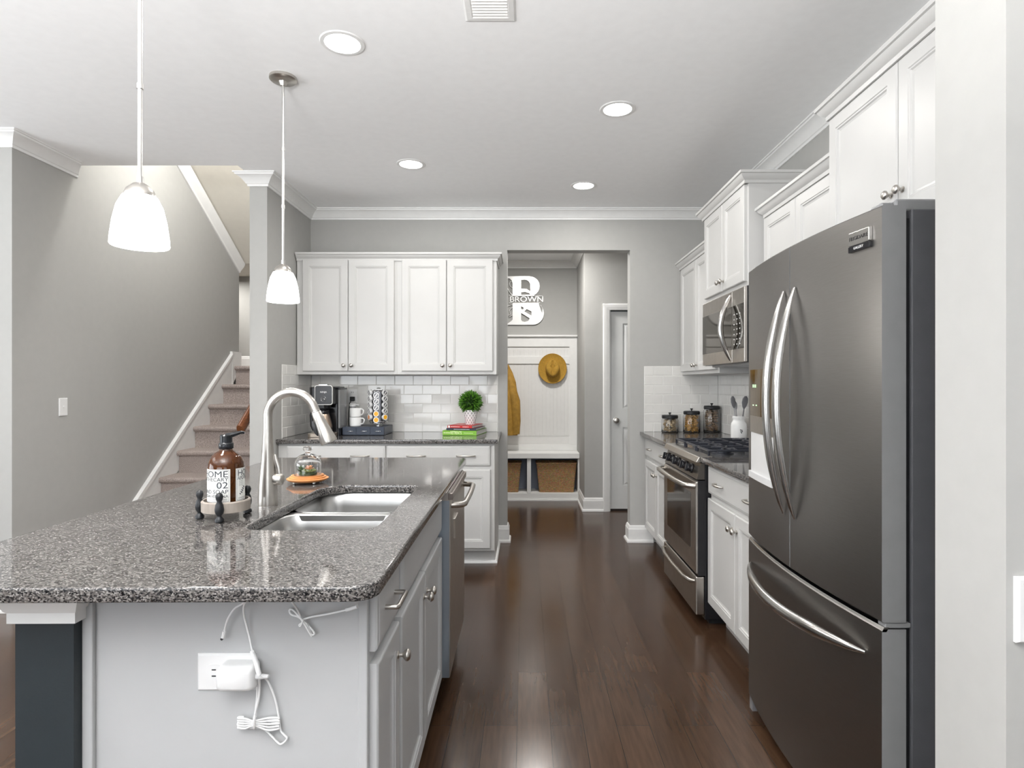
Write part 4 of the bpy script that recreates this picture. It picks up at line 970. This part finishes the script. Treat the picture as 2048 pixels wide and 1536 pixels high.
def pod_at(a, z, mm, lab, grp, first):
    M = Matrix.Translation((U(757, 4.74), 4.745, .979))
    r0 = .060; c_, s_ = math.cos(a), math.sin(a)
    loc = (U(757, 4.74)+r0*c_, 4.745+r0*s_, .979+z)
    if first.get(mm.name):
        return dup(first[mm.name], loc, a+R(90), lab)
    t = thing('coffee_pod', lab, 'coffee pod', loc, a+R(90), grp)
    RM = Matrix.Rotation(R(90), 4, 'X')
    b = MB(RM); b.lathe([(.001, -.002), (.018, -.002), (.0225, .020), (.0225, .022), (.001, .0222)], n=24); b.build('cup', plas_m, t, smooth=40)
    b = MB(RM); b.lathe([(.017, .0224), (.0175, .0232), (.0225, .0232), (.0225, .0222)], n=24, cap0=False, cap1=False); b.build('rim', wht_m, t, smooth=40)
    b = MB(RM); b.lathe([(.0172, .0226), (.001, .0228)], n=24); li = b.build('lid', mm, t)
    b = MB(RM @ Matrix.Rotation(R(55), 4, 'Z')); b.box(-.014, .014, -.0035, .0035, .0229, .0233); b.build('print_band', wht_m if mm is lidg else mm, li)
    first[mm.name] = t
    return t
first = {}
zs = [.056, .106, .156, .206, .250]
for col, a in enumerate((-90-52, -90, -90+52)):
    for k in range(5):
        z = (.05+k*.048+(0 if col == 1 else .020)) if k < 5 else 0
        if z > .265: continue
        if k == 0: mm = lido if col == 0 else lidy
        elif k == 1 and col == 1: mm = lidy
        else: mm = lidg
        if mm is lidg: lab, grp = 'grey-lidded coffee pod in the upper rows of the chrome carousel', 'grey coffee pods in the carousel'
        elif mm is lidy: lab, grp = 'yellow-lidded coffee pod low in the chrome carousel', 'yellow coffee pods in the carousel'
        else: lab, grp = 'single orange-lidded coffee pod at the lower left of the carousel', None
        pod_at(R(a), z, mm, lab, grp, first)

# books and plant
def book(name, lab, loc, rz, w_, d, h, mc, txts, tm, xtra=None):
    t = thing('book', lab, 'book', loc, rz, None)
    b = MB(); b.box(0, w_, .0, .003, 0, h); b.box(0, w_, 0, d, 0, .002); b.box(0, w_, 0, d, h-.002, h); cv = b.build('cover', mc, t)
    b = MB(); b.box(.004, w_-.003, .003, d-.004, .0025, h-.0025); b.build('pages', mat('book_pages', (.55, .54, .52), .8, var=.1, vscale=300, stretch=(.05, .05, 8)), t)
    for s_, x, sz, xs in txts:
        if not s_:      # print too small to read in the photograph: a row of fine marks
            b = MB(); q = x-xs/2; rn = random.Random(int(x*1e4))
            while q < x+xs/2:
                l_ = rn.uniform(.5, 1)*sz*.55; b.box(q, q+l_, -.0005, 0, h/2-sz*.3, h/2+sz*.3*rn.uniform(.6, 1)); q += l_+sz*.28
            b.build('spine_marks', tm, cv); continue
        text('spine_text', s_, sz, tm, FY(x, -.0003, h/2), cv, .0002, xs=xs)
    if xtra: xtra(cv)
green = mat('green_cover', (.17, .38, .03), .4); redc = mat('red_cover', (.50, .015, .015), .35); blk = mat('navy_cover', (.02, .03, .05), .35); yel = mat('pale_ink', (.80, .85, .55), .5)
bz = R(-10)
book('book', 'thick green-spined book at the bottom of the stack under the plant', (-.636, 4.626, ZC+.001), bz, .270, .325, .037, green, [('', .032, .013, .044), ('RETREATS', .108, .032, .62), ('', .205, .006, .07)], yel)
book('book', 'thin dark-spined book in the middle of the stack under the plant', (-.607, 4.632, ZC+.0385), bz, .236, .30, .0165, blk, [('', .12, .007, .12)], wht_m)
def wh(cv):
    b = MB(); b.box(.006, .020, -.0004, .0, .002, .018); b.build('spine_band', wht_m, cv)
book('book', 'thin red-spined book on top of the stack under the plant', (-.600, 4.640, ZC+.0555), R(-14), .200, .27, .020, redc, [('', .065, .009, .075), ('', .150, .009, .05)], wht_m, wh)
ptx, pty, ptz = U(941, 4.73), 4.73, ZC+.0762
pt = thing('potted_plant', 'round clipped green plant in a white patterned pot on the books', 'plant', (ptx, pty, ptz))
def potmat():
    m = bpy.data.materials.new('lattice_pot'); m.use_nodes = True; N = m.node_tree.nodes; L = m.node_tree.links; b = N['Principled BSDF']; b.inputs['Roughness'].default_value = .4
    tc = N.new('ShaderNodeTexCoord'); ch_ = N.new('ShaderNodeTexBrick'); sx = N.new('ShaderNodeSeparateXYZ'); L.new(tc.outputs['Object'], sx.inputs[0])
    at = N.new('ShaderNodeMath'); at.operation = 'ARCTAN2'; L.new(sx.outputs['Y'], at.inputs[0]); L.new(sx.outputs['X'], at.inputs[1])
    outs = []
    for sg in (1, -1):
        a = N.new('ShaderNodeMath'); a.operation = 'MULTIPLY'; a.inputs[1].default_value = 12/(2*math.pi)*sg; L.new(at.outputs[0], a.inputs[0])
        c = N.new('ShaderNodeMath'); c.operation = 'MULTIPLY_ADD'; c.inputs[1].default_value = 28; L.new(sx.outputs['Z'], c.inputs[0]); L.new(a.outputs[0], c.inputs[2])
        f = N.new('ShaderNodeMath'); f.operation = 'FRACT'; L.new(c.outputs[0], f.inputs[0])
        g = N.new('ShaderNodeMath'); g.operation = 'COMPARE'; g.inputs[1].default_value = .5; g.inputs[2].default_value = .14; L.new(f.outputs[0], g.inputs[0]); outs.append(g)
    mx = N.new('ShaderNodeMath'); mx.operation = 'MAXIMUM'; L.new(outs[0].outputs[0], mx.inputs[0]); L.new(outs[1].outputs[0], mx.inputs[1])
    rp = N.new('ShaderNodeValToRGB'); rp.color_ramp.elements[0].color = (.42, .42, .42, 1); rp.color_ramp.elements[1].color = (.85, .85, .84, 1); L.new(mx.outputs[0], rp.inputs[0]); L.new(rp.outputs[0], b.inputs['Base Color'])
    return m
b = MB(); b.lathe([(.001, 0), (.036, 0), (.038, .004), (.052, .085), (.055, .115), (.052, .115), (.045, .10), (.001, .10)], n=36); b.build('pot', potmat(), pt, smooth=50)
lf = mat('leaf_green', (.075, .20, .02), .35, var=.45, vscale=40); lf2 = mat('leaf_dark_green', (.03, .10, .012), .4, var=.3, vscale=40)
rr = random.Random(5)
for nm, mm, n_, R0 in (('foliage', lf, 420, .102), ('foliage', lf2, 420, .092)):
    b = MB()
    for k in range(n_):
        zf = 1-2*(k+.5)/n_; ph = k*2.39996+rr.uniform(-.2, .2); s_ = math.sqrt(1-zf*zf)
        d_ = Vector((s_*math.cos(ph), s_*math.sin(ph), zf)); d2 = (d_+Vector((rr.uniform(-.35, .35), rr.uniform(-.35, .35), rr.uniform(-.35, .35)))).normalized()
        c0 = Vector((0, 0, .175))+d_*(R0-.045); L_ = rr.uniform(.036, .052); side = d2.cross(Vector((rr.uniform(-1, 1), rr.uniform(-1, 1), rr.uniform(-1, 1)))).normalized()*.0068; nn = side.cross(d2).normalized()*.0025
        v0, v1, v2, v3, v4, v5 = [b.v(p) for p in (c0, c0+d2*L_*.55+side, c0+d2*L_, c0+d2*L_*.55-side, c0+d2*L_*.5+nn, c0+d2*L_*.5-nn)]
        for tri in ((v0, v1, v4), (v1, v2, v4), (v2, v3, v4), (v3, v0, v4), (v1, v0, v5), (v2, v1, v5), (v3, v2, v5), (v0, v3, v5)): b.f(tri)
    b.build(nm, mm, pt)
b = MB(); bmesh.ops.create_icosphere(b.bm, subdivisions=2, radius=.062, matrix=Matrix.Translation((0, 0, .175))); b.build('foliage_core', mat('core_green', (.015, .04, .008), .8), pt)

# ---------------------------------------------------------------- right corner things
def jar(label, cx, r_, h, stuff, slab_, mm, seedn, kind_):
    cy = 4.965-.012-r_
    t = thing('glass_jar', label, 'jar', (cx, cy, ZC+.0005))
    b = MB(); b.lathe([(.001, 0), (r_-.004, 0), (r_, .006), (r_, h-.014), (r_-.008, h-.004), (r_-.010, h), (r_-.012, h), (r_-.010, h-.006), (r_-.0025, h-.016), (r_-.0025, .008), (r_-.006, .005), (.001, .005)], n=36); b.build('jar_body', glass_m, t, smooth=50)
    b = MB(); b.lathe([(.001, h-.002), (r_-.006, h-.002), (r_-.003, h+.001), (r_-.003, h+.020), (r_-.008, h+.025), (.001, h+.026)], n=36); li = b.build('lid', blackm_m, t, smooth=40)
    b = MB(); b.lathe([(.006, h+.025), (.005, h+.034), (.012, h+.040), (.010, h+.046), (.001, h+.047)], n=20); b.build('lid_knob', blackm_m, li, smooth=50)
    rn = random.Random(seedn); b = MB(); 
    top = h-.020 if kind_ != 2 else h-.012
    z = .012
    while z < top:
        for k in range(15 if kind_ else 12):
            a = rn.uniform(0, 6.283); q = (r_-.0225)*math.sqrt(rn.uniform(.35, 1)); c_ = Vector((q*math.cos(a), q*math.sin(a), z+rn.uniform(0, .008)))
            M = Matrix.Translation(c_) @ Matrix.Rotation(rn.uniform(0, 6), 4, 'Z') @ Matrix.Rotation(rn.uniform(-1, 1), 4, 'X')
            m0 = b.M; b.M = M
            if kind_ == 1: b.tube([(.010*math.cos(R(u)), .010*math.sin(R(u)), .002*math.sin(R(u*2))) for u in range(0, 271, 45)], .0035, 6)
            elif kind_ == 2: b.box(-.012, .012, -.003, .003, -.0025, .0025)
            else: b.loft([[(x, y, z_) for x, y in rrect(-.011, .011, -.009, .009, .004, 2)] for z_ in (-.003, .003)])
            b.M = m0
        z += .0105
    o = b.build(stuff, mm, None); o.location = (cx, cy, ZC+.0005)
    tag(o, slab_, 'food', None, 'stuff')
jar('shortest of the three glass jars with a black lid, by the tiled corner', U(1340, 4.88), .068, .117, 'dried_snacks', 'pale crackers filling the shortest glass jar', mat('snack_cream', (.55, .42, .26), .7, var=.4, vscale=60), 1, 0)
jar('middle-height glass jar with a black lid between the other two', U(1383.5, 4.88), .068, .150, 'dried_pasta', 'golden curled snacks filling the middle jar', mat('pasta_gold', (.60, .34, .09), .6, var=.35, vscale=60), 2, 1)
jar('tallest of the three glass jars with a black lid', U(1424, 4.88), .066, .192, 'granola', 'brown granola pieces filling the tallest jar', mat('granola_brown', (.32, .21, .13), .8, var=.5, vscale=90), 3, 2)
b = MB(); b.box(U(1333, 4.80), U(1345, 4.80), 4.812, 4.8135, 0, .01)
b.bm.free()
ck = thing('utensil_crock', 'white ceramic milk-jug crock with a black mark holding utensils behind the range', 'crock', (U(1481, 4.2), 4.235, ZC+.0005))
b = MB(); b.lathe([(.001, 0), (.050, 0), (.054, .005), (.055, .10), (.052, .118), (.042, .132), (.039, .140), (.041, .150), (.045, .156), (.045, .166), (.040, .168), (.036, .160), (.035, .140), (.046, .11), (.048, .01), (.001, .008)], n=36); b.build('jug', ceramic_m, ck, smooth=50)
b = MB()
for dx_, dz_ in ((0, 0), (.006, .010), (-.003, .012), (.004, -.008), (.009, .002)):
    b.loft([[(dx_+.0035*math.cos(a)-.004, -.0552-k*.0006, .062+dz_+.005*math.sin(a)) for a in [math.pi*2*j/8 for j in range(8)]] for k in (0, 1)])
b.build('painted_mark', ink_m, ck)
cxx, cyy = U(1481, 4.2), 4.235
def utensil(nm, lab, base, tip, head, m1, m2):
    t = thing(nm, lab, 'utensil', (cxx+base[0], cyy+base[1], ZC+.02))
    v = Vector((tip[0]-base[0], tip[1]-base[1], tip[2])); b = MB(); b.tube([(0, 0, 0), tuple(v*.5), tuple(v)], [.005, .005, .004], 8); b.build('handle', m1, t, smooth=60)
    u = v.normalized(); Ls, wd = head; s_ = Vector((1, 0, 0)); b = MB()
    rings = []
    for t_, w2 in ((0, .25), (.2, .7), (.5, 1), (.8, .9), (1, .35)):
        c_ = v+u*Ls*t_; rings.append([c_+s_*wd*w2*math.cos(2*math.pi*j/10)+Vector((0, 1, 0))*.004*math.sin(2*math.pi*j/10) for j in range(10)])
    b.loft(rings); b.build('head', m2, t, smooth=60)
gry = mat('grey_silicone', (.13, .13, .14), .4); lg = mat('light_grey_plastic', (.35, .35, .36), .35)
utensil('spatula', 'dark grey pointed spatula leaning left in the white crock', (-.008, 0), (-.036, -.008, .205), (.085, .017), lg, gry)
utensil('serving_spoon', 'slim light grey spoon upright in the white crock', (.0, .01), (-.012, .02, .19), (.06, .012), lg, lg)
utensil('slotted_turner', 'grey turner leaning right in the white crock', (.008, 0), (.033, -.01, .20), (.09, .022), gry, gry)

# ---------------------------------------------------------------- mudroom
YB = 7.05
hb = thing('hall_bench', 'white built-in mudroom bench with cubbies and beadboard back', 'bench', (-.3, 6.72, 0))
x0, x1 = -1.10, .908; B0 = .3
def bb(name, m, *c, **k): return Bx(name, m, c[0]+.3, c[1]+.3, c[2]-6.72, c[3]-6.72, c[4], c[5], hb, **k)
X1 = .610; X0 = -1.3
bb('seat', bench_m, X0, X1, 6.705, YB-.001, .475, .535, bevel=.004)
bb('base', bench_m, X0, X1, 6.725, YB-.001, .0, .085, bevel=.002)
bb('end_panel', bench_m, X1-.018, X1, 6.724, YB-.001, .085, .475)
for xm in (.045, -.60): bb('divider', bench_m, xm-.022, xm+.022, 6.724, YB-.001, .085, .475)
bb('cubby_back', cubby_m, X0, X1-.018, YB-.02, YB-.002, .085, .475)
bb('shoe_molding', trim_m, X0, X1, 6.712, 6.725, 0, .018)
b = MB(Matrix.Translation((.3, -6.72, 0)))
b.box(X0, X1, 7.028, YB-.001, .536, 1.86); 
bo = b.build('beadboard', mat('beadboard_white', (.74, .735, .72), .45), hb)
b = MB(Matrix.Translation((.3, -6.72, 0))); x = X0
while x < X1-.1: b.box(x+.003, x+.040, 7.024, 7.029, .70, 1.72); x += .043
b.build('bead_strips', mat('beadboard_white', (.74, .735, .72), .45), hb, bevel=.0015)
bb('bottom_rail', bench_m, X0, X1, 7.012, 7.028, .536, .60, bevel=.002)
bb('top_rail', bench_m, X0, X1, 7.012, 7.028, 1.745, 1.86, bevel=.002)
bb('hook_rail', bench_m, X0, X1-.09, 7.010, 7.024, 1.545, 1.635, bevel=.002)
bb('right_stile', bench_m, X1-.09, X1, 7.010, 7.028, .60, 1.745, bevel=.002)
bb('cap_ledge', trim_m, X0, X1, 6.985, YB-.001, 1.86, 1.882, bevel=.003)
def basket(label, xa, xb):
    w0 = (xb-xa)/2; cx = (xa+xb)/2
    t = thing('storage_basket', label, 'basket', (cx, 6.87, .086), group='wicker baskets in the bench cubbies')
    def rg_(w_, d, z): return [(x, y, z) for x, y in rrect(-w_, w_, -d, d, .02, 3)]
    b = MB(); b.loft([rg_(w0*.86, .09, 0), rg_(w0*.87, .095, .01), rg_(w0, .115, .315), rg_(w0, .115, .335), rg_(w0-.014, .101, .335), rg_(w0*.85, .08, .02)]); b.build('woven_body', wick_m, t)
    b = MB(); b.loft([rg_(w0-.016, .099, .30), rg_(w0-.016, .099, .303)]); b.build('shadowed_inside', mat('inner_shade', (.03, .018, .01), .9), t)  # thin dark sheet below the rim stands in for shade inside
    b = MB(); b.tube([(x, y, .330) for x, y in rrect(-w0, w0, -.115, .115, .02, 3)+[(-w0, -.095)]], .008, 8, up=(0, 0, 1)); b.build('rim', wick_m, t, smooth=60)
basket('woven rush basket in the right cubby of the mudroom bench', .130, .582)
basket('woven rush basket in the left cubby, half hidden by the kitchen wall', -.50, -.045)
# hat on a peg
ht = thing('felt_hat', 'mustard brown wide-brim felt hat hanging on the mudroom hook rail', 'hat', (U(1105, 6.97), 6.995, EYE+31*6.97/1200)); ht.rotation_euler = (R(90), 0, 0)
b = MB(); n = 40; rings = []
prof = [(.010, .104, 0), (.040, .106, .3), (.066, .100, .6), (.077, .080, .8), (.082, .040, 1), (.083, .006, 1), (.10, .000, 1), (.135, .002, 1), (.160, .010, 1), (.166, .016, 1), (.164, .019, 1), (.135, .006, 1), (.10, .004, 1)]
for r_, z, k in prof:
    ring = []
    for j in range(n):
        a = 2*math.pi*j/n; zz = z; x, y = r_*math.cos(a), r_*math.sin(a)*1.06
        if z > .09: zz -= .034*math.exp(-(x/.018)**2)*(1 if y > -.05 else .4)+.022*math.exp(-((abs(x)-.050)/.016)**2)*(1 if y > .01 else 0)
        if r_ < .09: x *= .92+.06*k; y *= 1.13
        ring.append((x, y, zz))
    rings.append(ring)
b.loft(rings); b.build('crown_and_brim', gold_m, ht, smooth=60)
b = MB(); b.lathe([(.0845, .006), (.0815, .024), (.079, .024), (.080, .006)], n=40, cap0=False, cap1=False); o = b.build('hat_band', mat('hat_band_brown', (.13, .065, .012), .8), ht, smooth=60); o.scale = (.955, 1.07, 1)
# coat
ct = thing('hanging_coat', 'tan canvas coat hanging on the mudroom rail at the wall edge', 'coat', (-.258, 6.91, 0))
def sect(cx, cy, rx, ry, z, wob=0, n=20):
    return [(cx+rx*math.cos(2*math.pi*j/n)*(1+wob*math.sin(5*2*math.pi*j/n+z*30)), cy+ry*math.sin(2*math.pi*j/n), z) for j in range(n)]
b = MB(); b.loft([sect(0, .0, .170, .075, .72, .04), sect(0, 0, .165, .078, .85, .05), sect(0, 0, .155, .075, 1.1, .04), sect(0, .01, .135, .07, 1.29, .03), sect(0, .02, .105, .06, 1.42, .02), sect(0, .03, .06, .045, 1.52), sect(0, .04, .04, .04, 1.56)]); b.build('coat_body', coat_m, ct, smooth=60)
for sx in (1, -1):
    b = MB(); sl = [(.025, .042, 1.535, .03), (.060, .056, 1.44, .02), (.088, .062, 1.33, .005), (.105, .060, 1.24, -.005), (.135, .064, 1.12, -.015), (.148, .060, 1.0, -.02), (.150, .055, .88, -.02), (.150, .052, .78, -.02), (.149, .048, .735, -.02)]
    b.loft([sect(sx*x, y, r_, r_*.9, z, .06*(z < 1.4)) for x, r_, z, y in sl]); b.build('sleeve', coat_m, ct, smooth=60)
b = MB(); b.tube([(-.06, -.03, 1.50), (-.03, -.05, 1.54), (.03, -.05, 1.54), (.06, -.03, 1.50)], [.014, .018, .018, .014], 10); b.build('collar', coat_m, ct, smooth=60)
# monogram letter sign
SG = 7.03; k6 = SG/1200/6.4
def q6(L): return [((x/6.4+980-1050)*SG/1200, EYE+(768-(y/6.4+480))*SG/1200) for x, y in L]
sg = thing('monogram_sign', 'white metal letter B monogram with a family name across it on the mudroom wall', 'wall sign', (0, SG, 0))
FYM = Matrix.Rotation(R(90), 4, 'X')
up_out = [(200, 465)]+[(440, 462), (500, 464)]+arc(505, 592, 130, -85, 62, 12, 126)+[(560, 712), (288, 712), (288, 560), (280, 520), (250, 492), (215, 490)]
up_hole = [(398, 512)]+arc(440, 585, 78, -88, 10, 8, 78)+[(517, 660), (470, 628), (398, 622)]
lo_out = [(288, 808), (620, 808)]+arc(545, 940, 145, -50, 88, 12, 145)+[(225, 1085), (225, 1070), (270, 1040), (288, 1020)]
up_hole2 = [(398, 668), (450, 665), (500, 680), (520, 700), (398, 704)]
lo_hole = [(398, 935), (440, 960), (508, 1004), (490, 1035), (445, 1048), (410, 1040), (398, 1020)]
lo_hole2 = [(440, 915), (470, 885), (532, 915), (530, 965), (500, 950)]
lo_hole3 = [(625, 820), (655, 840), (672, 880), (668, 935), (650, 900)]
lo_hole4 = [(398, 850), (430, 865), (425, 890), (398, 885)]
for nm, loops in (('upper_letter', [up_out, up_hole[::-1], up_hole2[::-1]]), ('lower_letter', [lo_out, lo_hole, lo_hole2, lo_hole3, lo_hole4])):
    poly_curve(nm, [q6(l) for l in loops], .004, alum_m, sg, 0, FYM)
nm_c = q6([(468, 762)])[0]
text('name_text', 'BROWN', .092, alum_m, FYM @ Matrix.Translation((nm_c[0], nm_c[1], .0)), sg, .002, xs=1.15)
b = MB()
for L in ([(288, 540), (262, 530), (250, 560), (262, 600), (288, 610)], [(225, 620), (245, 660), (288, 710)], [(225, 845), (288, 828)], [(288, 860), (250, 900), (262, 950), (235, 965), (250, 985), (288, 960)], [(245, 715), (675, 718)], [(245, 806), (640, 806)]):
    b.tube([(x, 0, z) for x, z in q6(L)], .0045, 8)
b.build('scroll_work', alum_m, sg, smooth=60)
